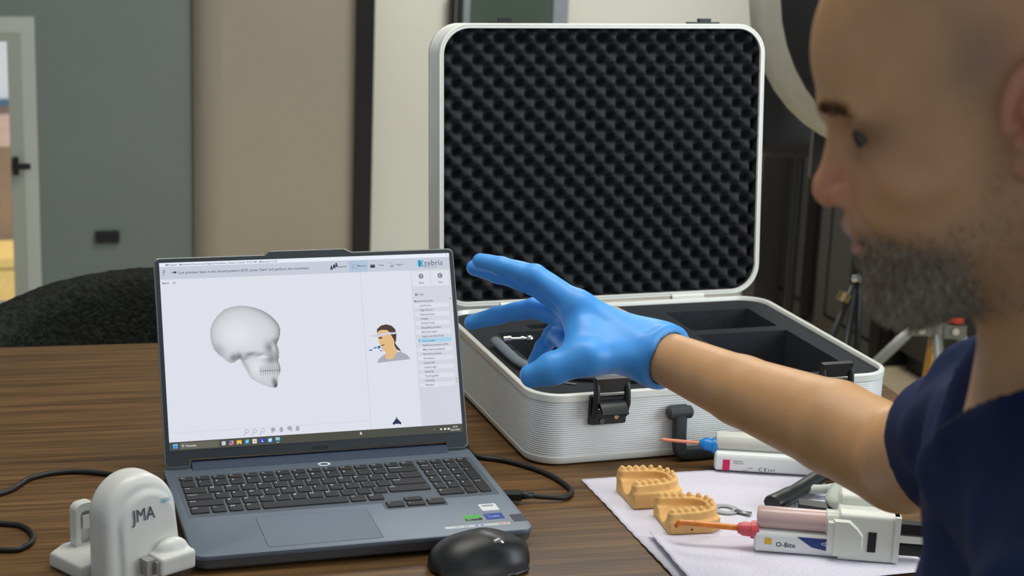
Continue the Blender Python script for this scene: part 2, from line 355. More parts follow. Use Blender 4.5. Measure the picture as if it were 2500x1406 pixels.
V, F = sdf_mesh(f_back, (-.44, -.12, .33), (.44, .46, .86), .008); link_mesh('backrest', np_mesh(V, F), m_bou, ch)
V, F = sdf_mesh(lambda P: np.maximum(np.hypot(P[:, 0], P[:, 1])-.235, np.abs(P[:, 2]-.425)-.035)-.02, (-.3, -.3, .34), (.3, .3, .52), .012); link_mesh('seat', np_mesh(V, F), m_bou, ch)
for sx in (-1, 1):
    for sy in (-1, 1): MB().cyl((sx*.15, sy*.15, .37), (sx*.2, sy*.2, 0), .016, 12, r1=.011).build('leg', m_black, ch, ang=30)

# ================================================================ laptop
LT, LYH, LZB = .4028, .2486, .0224
lp = empty('laptop', (-.1363, 1.6995, T), .314, 'open blue-grey laptop showing a skull on its bright screen', 'laptop')
m_deck = mat('blue_grey_aluminium', (104, 116, 130), .42, metal=.25, noise=.04, nscale=300, bump=.1, bscale=1500, bdist=.0002)
m_dark = mat('dark_grey_plastic', (80, 82, 84), .5, noise=.05, nscale=60)
m_key = mat('black_key_plastic', (19, 21, 23), .55, noise=.05, nscale=80)
m_leg = mat('key_legend_white', (240, 244, 248), .6)
MB().loft(prism(rrect(.3597, .264, .014, 6, 0, .132), .0145, .020, .0012, 2)).build('deck', m_deck, lp, ang=35)
MB().loft([[(x, y, .0145) for x, y in rrect(.3588, .2632, .014, 6, 0, .132)], [(x, y, .006) for x, y in rrect(.3560, .2600, .014, 6, 0, .132)], [(x, y, .003) for x, y in rrect(.349, .253, .014, 6, 0, .132)]]).build('bottom_case', m_dark, lp, ang=35)
for sx in (-1, 1):
    for y in (.03, .235): MB().box((sx*.13, y, .002), (.05, .008, .0042)).build('rubber_foot', m_key, lp)
kt = MB().loft(prism(rrect(.344, .1225, .004, 4, .001, .1655), .0195, .02025, .0002, 1)).loft(prism(rrect(.071, .024, .004, 4, .0735, .0965), .0195, .02024, .0002, 1)).build('keyboard_tray', mat('keyboard_tray_grey', (78, 88, 100), .5, noise=.05), lp)
MB().box((.001, .2283, .0202), (.344, .0012, .0008)).build('tray_edge', mat('bright_bevel', (150, 165, 178), .3, metal=.6), lp)
def key(cx, cy, w_, h_, leg='', sz=.0052, sub=''):
    b = MB(); x, y = w_/2, h_/2
    b.loft([[(px, py, 0) for px, py in rrect(w_, h_, .0014, 2)], [(px, py, .0014) for px, py in rrect(w_-.0006, h_-.0006, .0014, 2)], [(px, py, .0018) for px, py in rrect(w_-.0016, h_-.0016, .0012, 2)]])
    if leg:
        tv, tf = text_geo(leg, sz); b.add([(-x+.0022+a, y-.0024-sz*.72+c, .00185) for a, c in tv], tf, 1)
    if sub:
        tv, tf = text_geo(sub, sz*.75); b.add([(x-.0052+a, -y+.0026+c, .00185) for a, c in tv], tf, 1)
    b.build('key', [m_key, m_leg], kt, loc=(cx, cy, .0202))
PU, X0, G = .01805, -.1680, .0026
def row(cy, h_, ks):
    x = X0
    for leg, wu, sz in ks:
        w_ = wu*PU; key(x+w_/2, cy, w_-G, h_, leg, sz); x += w_
fn = ['Esc']+['F%d' % k for k in range(1, 13)]+['Ins', 'Del']
row(.2160, .0098, [(k, 1, .0032) for k in fn])
RY = [.1997-.0196*k for k in range(5)]; RH = .0168
row(RY[0], RH, [(k, 1, .0052) for k in '`1234567890-=']+[('Backspace', 2, .0036)])
row(RY[1], RH, [('Tab', 1.5, .0036)]+[(k, 1, .0056) for k in 'QWERTYUIOP[]']+[('\\', 1.5, .005)])
row(RY[2], RH, [('CapsLk', 1.75, .0036)]+[(k, 1, .0056) for k in "ASDFGHJKL;'"]+[('Enter', 2.25, .0036)])
row(RY[3], RH, [('Shift', 2.25, .0036)]+[(k, 1, .0056) for k in 'ZXCVBNM,./']+[('Shift', 2.75, .0036)])
x = X0
for leg, wu, sz in (('Ctrl', 1.25, .0036), ('Fn', 1, .0036), ('##', 1, .0044), ('Alt', 1, .0036)): key(x+wu*PU/2, RY[4], wu*PU-G, RH, leg, sz); x += wu*PU
key((x+.0044)/2+.0003, RY[4], .0044-x-G+.001, RH); key(.0149, RY[4], .0172, RH, 'Alt', .0036); key(.0350, RY[4], .0172, RH, 'O', .0058)
key(.0512, .0962, .0196, .0150, '<', .005); key(.0740, .1075, .0206, .0098, '^', .004); key(.0740, .0940, .0206, .0108, 'v', .004); key(.0968, .0962, .0196, .0150, '>', .005)
NP = .0156; N0 = .1052
for k, leg in enumerate(('Home', 'End', 'PgUp', 'PgDn')): key(N0+NP*(k+.5), .2160, NP-G, .0098, leg, .0026)
for r_, ks in enumerate((('Num', '/', '*', '-'), '789', '456', '123')):
    for k, leg in enumerate(ks): key(N0+NP*(k+.5), RY[r_], NP-G, RH, leg, .0036 if len(leg) > 1 else .0052)
key(N0+NP*3.5, (RY[1]+RY[2])/2, NP-G, RH+.0196, '+', .0052); key(N0+NP*3.5, (RY[3]+RY[4])/2, NP-G, RH+.0196, 'Enter', .0032)
key(N0+NP, RY[4], 2*NP-G, RH, '0', .0052); key(N0+NP*2.5, RY[4], NP-G, RH, '.', .0052)
MB().loft(prism(rrect(.1208, .0816, .003, 4, -.0423, .0505), .0198, .02008)).build('touchpad_gap', mat('touchpad_gap_dark', (52, 58, 66), .6), lp)
MB().loft(prism(rrect(.1196, .0804, .003, 4, -.0423, .0505), .0198, .02022, .0001, 1)).build('touchpad', mat('touchpad_grey', (98, 110, 124), .35, metal=.2, noise=.03, nscale=200), lp)
hb_ = [(.2435, .0196), (.2525, .0272), (.2540, .0276), (.2590, .0276), (.2590, .0196)]
MB().loft([[(-.148, y, z) for y, z in hb_], [(.152, y, z) for y, z in hb_]]).build('hinge_bar', mat('blue_metal_hinge', (34, 50, 74), .5, metal=.1, noise=.05, spec=.25), lp, ang=30)
b = MB()                                             # ring emblem with two breaks
for a0, a1 in ((-40, 175), (195, 305)):
    n = 16; vs_ = []
    for k in range(n+1):
        a = math.radians(a0+(a1-a0)*k/n)
        for r_ in (.0050, .0080): vs_.append((.001+r_*math.cos(a)*.92, .2362+r_*math.sin(a)*.78, .02012))
    b.add(vs_, [(2*k, 2*k+1, 2*k+3, 2*k+2) for k in range(n)])
b.build('ring_emblem', mat('emblem_silver', (236, 240, 244), .3), lp)
def sticker(name, cx, cy, w_, h_, m_, extra=None, r=.0015):
    o = MB().loft(prism(rrect(w_, h_, r, 3, cx, cy), .0200, .02018)).build(name, m_, lp)
    if extra: extra(o)
def flat(parent, name, quads, m_, z=.02024):
    b = MB()
    for x0, y0, x1, y1 in quads: b.add([(x0, y0, z), (x1, y0, z), (x1, y1, z), (x0, y1, z)], [(0, 1, 2, 3)])
    b.build(name, m_, parent)
def label_text(parent, name, items, m_, z=.02026):
    b = MB()
    for s_, x, y, sz in items:
        tv, tf = text_geo(s_, sz); b.add([(x+a, y+c, z) for a, c in tv], tf)
    b.build(name, m_, parent)
m_pap = mat('sticker_white', (232, 234, 236), .5); m_ink = mat('sticker_ink', (40, 42, 46), .6)
sticker('white_sticker', .1490, .0690, .0195, .0195, m_pap, lambda o: flat(o, 'print', [(.1425, .0715+.0016*k, .1555, .0723+.0016*k) for k in range(3)], m_ink))
def gs(o):
    flat(o, 'black_band', [(.1140, .0352, .1325, .0416)], mat('sticker_black', (22, 24, 24), .4), .02021)
    label_text(o, 'print', [('GEFORCE', .1155, .0390, .0032), ('RTX', .1155, .0362, .0026)], m_pap)
sticker('green_sticker', .1232, .0422, .0192, .0145, mat('sticker_green', (70, 200, 60), .4), gs, .001)
sticker('blue_sticker', .1474, .0430, .0205, .0165, mat('sticker_blue', (20, 74, 168), .4), lambda o: label_text(o, 'print', [('intel', .1390, .0468, .003), ('CORE', .1405, .0405, .0048)], m_pap))
def ss(o):
    flat(o, 'print', [(.0975+.010*k, .0196, .1025+.010*k, .0222) for k in range(2)], mat('strip_grey', (180, 184, 190), .5))
    flat(o, 'blue_print', [(.120, .0194, .123, .0224), (.126, .0194, .129, .0224)], mat('strip_blue', (80, 120, 220), .5))
    flat(o, 'orange_print', [(.146, .0194, .151, .0224), (.153, .0194, .156, .0224)], mat('strip_orange', (232, 150, 120), .5))
sticker('strip_sticker', .1225, .0209, .072, .0062, mat('strip_white', (222, 224, 228), .5), ss)
sticker('square_sticker', .1716, .0335, .0150, .0200, mat('square_slate', (58, 66, 78), .35))
# lid: outline (a, vv), n = towards the viewer
def LP(a, vv, n): return (a, LYH+vv*math.sin(LT)-n*math.cos(LT), .02+vv*math.cos(LT)+n*math.sin(LT))
def arc(cx, cy, r, a0, a1, n=5): return [(cx+r*math.cos(math.radians(a0+(a1-a0)*k/n)), cy+r*math.sin(math.radians(a0+(a1-a0)*k/n))) for k in range(n+1)]
def lid_outline(i):
    L_, b_, t_, r = .1782-i, .0034+i, .2436-i, .006
    return arc(-L_+r, b_+r, r, 180, 270)+[(-.1513-i*0, b_), (-.1508, .0120), (.1508, .0120), (.1513, b_)]+arc(L_-r, b_+r, r, 270, 360)+arc(L_-r, t_-r, r, 0, 90)+[(.0535, t_), (.0445, t_+.0044), (-.0440, t_+.0044), (-.0500, t_)]+arc(-L_+r, t_-r, r, 90, 180)
oA, oB = lid_outline(0), lid_outline(.0011)
lid = MB().loft([[LP(a, c, -.0062) for a, c in oB], [LP(a, c, -.0050) for a, c in oA], [LP(a, c, -.0010) for a, c in oA], [LP(a, c, -.0001) for a, c in oB]]).build('lid', mat('lid_aluminium', (138, 144, 146), .35, metal=.6, noise=.03), lp)
bz = MB().loft([[LP(a, c, -.0005) for a, c in oB], [LP(a, c, .0004) for a, c in lid_outline(.0015)]]).build('bezel', mat('bezel_slate', (40, 47, 54), .5, noise=.04, nscale=100), lp)
def S(u, v_, n=.0008): return LP(u, LZB+v_, n)
SW, SH = .3446, .2154
sc = MB().add([S(-SW/2, 0), S(SW/2, 0), S(SW/2, SH), S(-SW/2, SH)], [(0, 1, 2, 3)]).build('screen', mat('screen_white', (0, 0, 0), .3, emit=(219, 222, 232)), lp)
def em(name, c): return mat('screen_'+name, (0, 0, 0), .3, emit=c)
class UI(MB):
    def rect(s, x0, y0, x1, y1, l=1, mi=0): return s.add([S(x0, y0, .0008+.00012*l), S(x1, y0, .0008+.00012*l), S(x1, y1, .0008+.00012*l), S(x0, y1, .0008+.00012*l)], [(0, 1, 2, 3)], mi)
    def poly(s, pts, l=2, mi=0): return s.add([S(x, y, .0008+.00012*l) for x, y in pts], [tuple(range(len(pts)))], mi)
    def text(s, t, x, y, sz, l=3, al='LEFT', mi=0, bold=.012):
        tv, tf = text_geo(t, sz, al, bold); return s.add([S(x+a, y+c, .0008+.00012*l) for a, c in tv], tf, mi)
    def ring(s, cx, cy, r0, r1, l=3, n=18, mi=0, a0=0, a1=360):
        vs_ = []
        for k in range(n+1):
            a = math.radians(a0+(a1-a0)*k/n)
            for r_ in (r0, r1): vs_.append(S(cx+r_*math.cos(a), cy+r_*math.sin(a), .0008+.00012*l))
        return s.add(vs_, [(2*k, 2*k+1, 2*k+3, 2*k+2) for k in range(n)], mi)
    def disc(s, cx, cy, rx, ry=None, l=3, n=20, mi=0): return s.poly([(cx+rx*math.cos(2*math.pi*k/n), cy+(ry or rx)*math.sin(2*math.pi*k/n)) for k in range(n)], l, mi)
UI().rect(-SW/2, .2108, SW/2, SH).build('title_bar', em('title', (228, 234, 246)), sc)
UI().rect(-SW/2, .1960, SW/2, .2108).build('toolbar', em('toolbar', (196, 200, 214)), sc)
UI().rect(.0485, .1966, .0718, .2100, 2).build('selected_tab', em('tab', (172, 192, 214)), sc)
b = UI().rect(.1228, .0098, SW/2, .1958, 1)
b.build('side_panel', em('side', (206, 209, 219)), sc)
b = UI().rect(.1240, .1764, .1465, .1946, 2).rect(.1478, .1764, .1700, .1946, 2)
for k in range(0, 19, 2): b.rect(.1242, .1556-.00527*(k+1), .1672, .1556-.00527*k, 2)
b.build('list_stripes', em('stripe', (219, 221, 230)), sc)
UI().rect(.1258, .1086, .1672, .1136, 3).build('selected_row', em('selrow', (160, 208, 232)), sc)
UI().rect(.0616, .0100, .0620, .1960, 1).rect(-SW/2, .0197, .0616, .0200, 1).build('divider', em('divider', (190, 194, 206)), sc)
m_tx = em('text', (86, 90, 106))
def lab(name, t, x, y, sz, l=3, al='LEFT'): UI().text(t, x, y, sz, l, al).build(name, m_tx, sc)
lab('title_text', 'JMAnalyser - Movement Protocol and Digital Articulation | Patient Control, 17.03.1987 | Measured: 1.3.24', -.1655, .2118, .0030)
lab('instruction_text', "Live preview: Start in the closed position (ICP), press 'Start' and perform the movement.", -.1510, .2020, .00425)
for t, x in (('Database', .0345), ('Measure', .0590), ('View', .0850), ('Report', .1062)): lab('tab_text', t, x, .2026, .0031)
for t, x, y, sz, al in (('Model', -.1698, .1907, .0030, 'LEFT'), ('3D', -.1582, .1907, .0030, 'LEFT'), ('Back', .1355, .1795, .0030, 'CENTER'), ('Start', .1592, .1795, .0030, 'CENTER'), ('Skip', .1322, .1655, .0030, 'LEFT'), ('Measurement plan', .1246, .1575, .0032, 'LEFT')): lab('button_text', t, x, y, sz, 3, al)
for k, t in enumerate(('Left Porion', 'Right Porion', 'Subnasal point', 'Orbital', 'Orbital Punkt', 'Bipupillary position', 'Bite fork select', 'Upper jaw (bite fork)', 'Live preview', 'Reference position (ICP)', 'Max. intercuspidation', 'Retrude positions', 'Protrusion', 'Lateral left', 'Lateral right', 'Opening', 'Tooth guided', 'Chewing', 'Finished')):
    lab('list_text', t, .1312, .1556-.00527*k-.0038, .0031, 4)
b = UI().text('?', -.1690, .2008, .0090, bold=0)              # dark icons
b.rect(-.1585, .2034, -.1548, .2044, 3).poly([(-.1555, .2021), (-.1526, .2039), (-.1555, .2057)], 3)
for k, (dx, dy) in enumerate(((0, 0), (.0032, .0016), (.006, .0032))): b.disc(.0278+dx, .2040+dy, .0011).poly([(.0262+dx, .2003+dy), (.0294+dx, .2003+dy), (.0290+dx, .2030+dy), (.0266+dx, .2030+dy)], 3)
b.poly([(.0745, .2008), (.0803, .2008), (.0803, .2035), (.0796, .2058), (.0789, .2038), (.0780, .2052), (.0771, .2036), (.0762, .2056), (.0753, .2032), (.0745, .2060)], 3)
b.ring(.1356, .1884, .0019, .0029).ring(.1591, .1884, .0019, .0029)
for cx, s_ in ((.1356, -1), (.1591, 1)): b.rect(cx-.0014, .1879, cx+.0014, .1889, 3).poly([(cx+s_*.0002, .1871), (cx+s_*.0018, .1884), (cx+s_*.0002, .1897)][::s_], 4)
b.poly([(.1270, .1648), (.1293, .1664), (.1270, .1680)], 3).rect(.1298, .1646, .1303, .1682, 3)
b.poly([(.1270, .1102), (.1282, .1112), (.1270, .1122)], 5).poly([(.1690, .1602), (.1702, .1592), (.1702, .1612)], 3)
b.poly([(.1690, .0635), (.1706, .0635), (.1698, .0648)], 3).poly([(.1690, .0608), (.1698, .0595), (.1706, .0608)], 3)
b.build('interface_icons', em('icon', (48, 52, 72)), sc)
b = UI().poly([(.0525, .2062), (.0528, .2062), (.0528, .2010), (.0585, .2010), (.0585, .2007), (.0525, .2007)], 4).poly([(.0532, .2012), (.0537, .2012), (.0548, .2052), (.0560, .2053), (.0560, .2056), (.0545, .2055)], 4).poly([(.0562, .2053), (.0574, .2050), (.0580, .2014), (.0577, .2014), (.0572, .2047)], 4)
for x0, y0, x1, y1 in ((.0988, .2004, .0991, .2062), (.1030, .2004, .1033, .2048), (.0988, .2003, .1033, .2006), (.0988, .2060, .1020, .2063), (.0998, .2014, .1023, .2030)): b.rect(x0, y0, x1, y1, 3)
b.build('outline_icons', em('outline', (116, 124, 146)), sc)
b = UI().poly([(.1331, .1998), (.1392, .1998), (.1392, .2078), (.1331, .2078)], 3)
b.build('brand_mark', em('mark', (20, 140, 180)), sc)
UI().poly([(.1362, .1998), (.1370, .1998), (.1391, .2040), (.1372, .2078), (.1364, .2078), (.1383, .2040)], 4).build('brand_mark_stripe', em('markstripe', (214, 226, 236)), sc)
UI().text('zebris', .1402, .2010, .0098, bold=0).build('brand_text', em('brand', (82, 88, 106)), sc)
UI().text('Medical GmbH', .1404, .1984, .0026).build('brand_subtext', em('brandsub', (140, 146, 164)), sc)
UI().text('x', .1680, .2122, .0034).rect(.1612, .2126, .1632, .2128).rect(.1612, .2144, .1632, .2146).rect(.1612, .2126, .1614, .2146).rect(.1630, .2126, .1632, .2146).build('window_buttons', em('wbtn', (126, 130, 150)), sc)
b = UI()                                              # viewing tools under the skull
for cx in (-.0838, -.0746, -.0653):
    b.ring(cx, .0166, .0017, .0023); b.poly([(cx-.0045, .0118), (cx-.0038, .0114), (cx-.0013, .0148), (cx-.0019, .0152)], 3)
b.disc(-.0534, .0168, .0026, .0024).poly([(-.0556, .0126), (-.0540, .0132), (-.0535, .0150), (-.0555, .0160)], 3).disc(-.0439, .0168, .0022, .0023).poly([(-.0455, .0134), (-.0425, .0134), (-.0418, .0160), (-.0460, .0160)], 3).disc(-.0344, .0172, .0029, .0023).poly([(-.0318, .0128), (-.0312, .0160), (-.0335, .0152)], 3).disc(-.0251, .0162, .0022, .0030)
b.build('view_tool_icons', em('vtool', (164, 167, 180)), sc)
UI().poly([(.0935, .0222), (.0925, .0222), (.0925, .0206), (.0930, .0180), (.0935, .0206)], 3).poly([(.0930, .0212), (.0985, .0150), (.0972, .0130), (.0955, .0142), (.0905, .0142), (.0888, .0130), (.0875, .0150)][::-1], 3).build('jaw_icon', em('jaw', (22, 40, 78)), sc)
# skull picture (flat print on the screen)
sk = np.array([(-.1192,.1316),(-.1187,.1370),(-.1158,.1440),(-.1096,.1520),(-.1015,.1588),(-.0935,.1615),(-.0834,.1625),(-.0740,.1616),(-.0650,.1592),(-.0560,.1553),(-.0490,.1505),(-.0430,.1444),(-.0388,.1380),(-.0375,.1324),(-.0380,.1265),(-.0402,.1200),(-.0420,.1170),(-.0426,.1146),(-.0416,.1116),(-.0404,.1060),(-.0410,.1000),(-.0420,.0965),(-.0406,.0910),(-.0396,.0862),(-.0402,.0838),(-.0420,.0796),(-.0442,.0748),(-.0444,.0690),(-.0456,.0650),(-.0490,.0642),(-.0552,.0662),(-.0630,.0694),(-.0705,.0736),(-.0766,.0776),(-.0780,.0812),(-.0810,.0880),(-.0846,.0950),(-.0866,.1000),(-.0900,.0985),(-.0936,.0958),(-.0976,.0960),(-.1030,.0988),(-.1054,.1020),(-.1110,.1064),(-.1158,.1124),(-.1182,.1200),(-.1190,.1260)])
nx, ny = 150, 170; gx = np.linspace(-.121, -.036, nx); gy = np.linspace(.0630, .1635, ny)
PX, PY = np.meshgrid(gx, gy, indexing='ij'); ins = np.zeros(PX.shape, bool); dist = np.full(PX.shape, 9.)
for i in range(len(sk)):
    (x0, y0), (x1, y1) = sk[i], sk[(i+1) % len(sk)]
    c_ = ((y0 > PY) != (y1 > PY)); ins ^= c_ & (PX < (x1-x0)*(PY-y0)/np.where(y1 == y0, 1e-9, y1-y0)+x0)
    ex, ey = x1-x0, y1-y0; t_ = np.clip(((PX-x0)*ex+(PY-y0)*ey)/(ex*ex+ey*ey), 0, 1); dist = np.minimum(dist, np.hypot(PX-x0-t_*ex, PY-y0-t_*ey))
g_ = lambda cx, cy, rx, ry, a=0: np.exp(-(((PX-cx)*math.cos(a)+(PY-cy)*math.sin(a))/rx)**2-((-(PX-cx)*math.sin(a)+(PY-cy)*math.cos(a))/ry)**2)
up_ = 1/(1+np.exp(-(PY-.104)/.004))
L_ = 206+6*up_-70*np.exp(-dist/.0028)*np.clip(.35+.65*((PX+.075)/.03), .25, 1)*up_-26*np.exp(-dist/.006)*up_-28*np.exp(-dist/.0016)*(1-up_)
L_ += 14*g_(-.088, .128, .022, .018)
for cx, cy, rx, ry, am, a in ((-.0520, .1115, .0052, .0065, 62, .3), (-.0500, .0985, .0070, .0060, 66, .2), (-.0935, .1020, .0050, .0042, 72, .5), (-.0870, .1035, .0030, .0035, 60, 0), (-.0740, .1055, .0075, .0024, 66, .1), (-.0800, .1010, .0050, .0022, 40, .3), (-.0640, .1040, .0060, .0018, 44, .3), (-.0480, .0710, .0030, .0050, 90, .2), (-.0462, .0670, .0030, .0020, 80, 0), (-.0445, .1190, .0050, .0040, 34, .4), (-.0430, .0980, .0020, .0120, 30, .1), (-.0800, .0930, .0020, .0120, 22, .45), (-.1100, .1120, .0060, .0080, 24, .6)): L_ -= am*g_(cx, cy, rx, ry, a)
L_ += 34*g_(-.0470, .1120, .0022, .0048, .1)+26*g_(-.0580, .1012, .0090, .0014, -.1)+16*g_(-.068, .090, .010, .010)
tee = ((PX > -.0648) & (PX < -.0395)); ln = np.exp(-((PY-(.0850-.08*(PX+.052)*.2))/.0007)**2)*70
for k in range(9):
    xc = -.0635+.0027*k; ln = np.maximum(ln, 70*np.exp(-((PX-xc)/.00045)**2)*np.exp(-((PY-.0855)/.0052)**4))
L_ -= ln*tee
L_ = np.clip(L_, 70, 232); col = np.stack([L_-2, L_-1, L_+4], -1)/255; col = np.where(col <= .04045, col/12.92, ((np.clip(col, 0, 1)+.055)/1.055)**2.4)
vid = np.arange(nx*ny).reshape(nx, ny); cell = ins[:-1, :-1] & ins[1:, :-1] & ins[1:, 1:] & ins[:-1, 1:]
Fq = np.stack([vid[:-1, :-1][cell], vid[1:, :-1][cell], vid[1:, 1:][cell], vid[:-1, 1:][cell]], 1); used, inv = np.unique(Fq, return_inverse=True)
VV = np.array([S(a, c, .0011) for a, c in zip(PX.ravel()[used], PY.ravel()[used])])
link_mesh('skull_picture', np_mesh(VV, inv.reshape(Fq.shape), col.reshape(-1, 3)[used]), attr_mat('screen_skull', .3, emit=True), sc)
# patient picture
def sp(*zs):                                          # from picture coordinates to the screen
    return [(.0744+(x-1750)/(2003-1750)*.0403, .0889+(905-y)/(905-632)*.0433) for x, y in zs]
UI().poly(sp((1750, 915), (1765, 885), (1800, 862), (1830, 845), (1900, 842), (1935, 840), (1975, 862), (1998, 885), (2003, 900))[::-1], 2).build('shirt_picture', em('pshirt', (166, 168, 182)), sc)
UI().poly(sp((1768, 680), (1790, 650), (1840, 640), (1890, 660), (1900, 700), (1895, 760), (1885, 800), (1910, 835), (1880, 885), (1845, 895), (1815, 885), (1820, 840), (1795, 818), (1788, 790), (1776, 770), (1772, 740), (1764, 720))[::-1], 3).build('face_picture', em('pface', (222, 184, 128)), sc)
UI().poly(sp((1764, 690), (1768, 662), (1800, 637), (1840, 630), (1880, 642), (1905, 670), (1912, 710), (1905, 760), (1895, 772), (1888, 745), (1872, 715), (1862, 690), (1840, 672), (1800, 670), (1775, 680))[::-1], 4).poly(sp((1892, 760), (1905, 790), (1925, 815), (1940, 840), (1905, 822), (1890, 795))[::-1], 4).build('hair_picture', em('phair', (72, 48, 38)), sc)
UI().poly(sp((1712, 708), (1775, 702), (1830, 692), (1920, 692), (1920, 705), (1840, 708), (1775, 722), (1715, 718))[::-1], 5).build('band_picture', em('pband', (206, 204, 218)), sc)
UI().poly(sp((1775, 726), (1800, 722), (1800, 734), (1778, 737))[::-1], 6).poly(sp((1788, 786), (1815, 778), (1815, 784), (1790, 792))[::-1], 6).build('eye_mouth_picture', em('peye', (66, 46, 44)), sc)
UI().poly(sp((1695, 815), (1720, 812), (1720, 822), (1697, 823))[::-1], 6).poly(sp((1730, 800), (1755, 796), (1755, 806), (1732, 808))[::-1], 6).poly(sp((1760, 792), (1782, 786), (1784, 806), (1764, 812))[::-1], 6).poly(sp((1775, 820), (1795, 825), (1794, 832), (1776, 827))[::-1], 6).build('sensor_picture', em('psens', (40, 110, 170)), sc)
# task bar
UI().rect(-SW/2, 0, SW/2, .0096, 1).build('task_bar', em('taskbar', (70, 70, 62)), sc)
UI().rect(-.1605, .0010, -.1165, .0084, 2).build('search_box', em('search', (98, 96, 84)), sc)
UI().text('Wyszukaj', -.1540, .0036, .0030, 3).ring(-.1570, .0050, .0008, .0013, 3).build('search_text', em('tbtext', (222, 222, 222)), sc)
UI().text('20:34', .1632, .0055, .0027, 3, 'CENTER').text('20.03.2025', .1632, .0020, .0027, 3, 'CENTER').build('clock_text', em('tbtext', (222, 222, 222)), sc)
UI().poly([(.1366, .0040), (.1377, .0052), (.1388, .0040), (.1377, .0047)], 3).disc(.1460, .0046, .0013, .0011).rect(.1495, .0034, .1522, .0056, 3).rect(.1538, .0034, .1566, .0056, 3).poly([(.0480, .0080), (.0480, .0040), (.0490, .0050), (.0498, .0038), (.0503, .0042), (.0497, .0053), (.0508, .0055)][::-1], 4).build('tray_icons', em('tbtext', (222, 222, 222)), sc)
def icon(cx, cs):
    b = UI()
    for k, (x0, y0, x1, y1, _) in enumerate(cs): b.rect(cx+x0*.001, .0048+y0*.001, cx+x1*.001, .0048+y1*.001, 2+k, k)
    b.build('task_bar_icon', [em('i%d_%d_%d' % c[4], c[4]) for c in cs], sc)
icon(-.1656, [(-2.6, -2.6, -.2, -.2, (60, 160, 240)), (.2, -2.6, 2.6, -.2, (60, 160, 240)), (-2.6, .2, -.2, 2.6, (90, 190, 250)), (.2, .2, 2.6, 2.6, (90, 190, 250))])
icon(-.1110, [(-2.2, -2, 2.2, 2.2, (198, 204, 212)), (-2.2, -2.6, 1, -2, (150, 160, 170))])
icon(-.1022, [(-2.4, -2.4, 2.4, 2.4, (226, 150, 110)), (-2.4, -1, 0, 2.4, (70, 120, 230)), (-.8, -1, .8, .8, (90, 90, 110)), (.4, -2.4, 2.4, -.6, (230, 80, 120))])
icon(-.0934, [(-2.8, -2.2, 2.8, 2.2, (240, 200, 80)), (-2.8, 1, 2.8, 2.4, (230, 170, 50)), (-1, -2.2, 1, -.8, (60, 110, 200))])
icon(-.0845, [(-2.4, -2.4, 2.4, 2.4, (30, 130, 210)), (0, -.2, 2.4, 2.4, (90, 210, 150)), (-1, -1, .8, .8, (190, 230, 250))])
icon(-.0756, [(-2.5, -2.5, 2.5, 2.5, (222, 216, 208)), (-.8, -.8, .8, .8, (150, 146, 140))])
icon(-.0667, [(-2.6, -2.6, 2.6, 2.6, (20, 60, 190)), (-.8, -1.4, -.1, 1.4, (230, 236, 250)), (-.8, -1.4, 1.2, -.7, (230, 236, 250))])
icon(-.0578, [(-2.5, -2.5, 2.5, 2.5, (60, 140, 220)), (-1.6, -1.8, 0, 1.6, (225, 235, 245)), (.4, -1, 1.8, 2, (225, 235, 245))])
icon(-.0489, [(-2.5, -2.2, 2.5, 2.8, (130, 200, 215)), (-2.5, -2.2, 2.5, -.4, (30, 120, 160)), (-1.4, -3.4, 1.4, -2.9, (200, 225, 240))])
b = MB(); tv, tf = text_geo('LEGION', .0052, 'CENTER'); b.add([S(a, -.0088+c, .0007) for a, c in tv], tf); b.build('bezel_lettering', mat('bezel_letter', (20, 24, 28), .4), lp)
b = MB(); b.add([S(.0008*math.cos(k*.7854), .2202+.0008*math.sin(k*.7854), .0008) for k in range(8)], [tuple(range(8))]); b.build('webcam', mat('lens_brown', (70, 60, 40), .2), lp)

# ================================================================ flight case
CD, CH, CT, CA, CB = .3903, .0898, .1008, .0048, .0013
CW = .4865
cs = empty('equipment_case', (.2613, 2.0684, T), .3351, 'open silver ribbed aluminium case lined with black foam', 'case')
m_alu = mat('silver_aluminium', (228, 230, 228), .36, metal=.12, noise=.03, nscale=40)
m_lip = mat('pale_aluminium_rim', (234, 236, 230), .32, metal=.12, noise=.02, nscale=40)
m_foam = mat('black_foam', (52, 55, 59), .95, noise=.35, nscale=600, bump=.5, bscale=900, bdist=.001, spec=.2)
m_blk = mat('black_plastic', (22, 24, 26), .38, noise=.08, nscale=60)
def ring(inset, z, r=.042, n=12): return [(x, y, z) for x, y in rrect(CW-2*inset, CD-2*inset, max(r-inset, .004), n, 0, CD/2)]
rs = [ring(.0015, .011)]; z_ = .0125
while z_ < .0795: rs += [ring(.0010, z_), ring(.0012, z_+.0009), ring(.0022, z_+.0013), ring(.0022, z_+.0017), ring(.0010, z_+.0021)]; z_ += .0027
rs += [ring(.0015, .0815)]
MB().loft(rs, False, False).build('ribbed_wall', m_alu, cs, smooth=True)
MB().loft([ring(.010, 0), ring(.003, .0025), ring(.0006, .006), ring(.0006, .0112), ring(.002, .0118)], True, True).build('bottom_edge', m_lip, cs, ang=35)
MB().loft([ring(.0015, .0805), ring(.0002, .0812), ring(.0002, CH-.0012), ring(.0012, CH), ring(.0028, CH), ring(.0034, CH-.0012), ring(.0042, CH-.0012), ring(.0048, CH), ring(.0062, CH), ring(.0068, CH-.001), ring(.0068, CH-.012)], False, False).build('rim', m_lip, cs, ang=35)
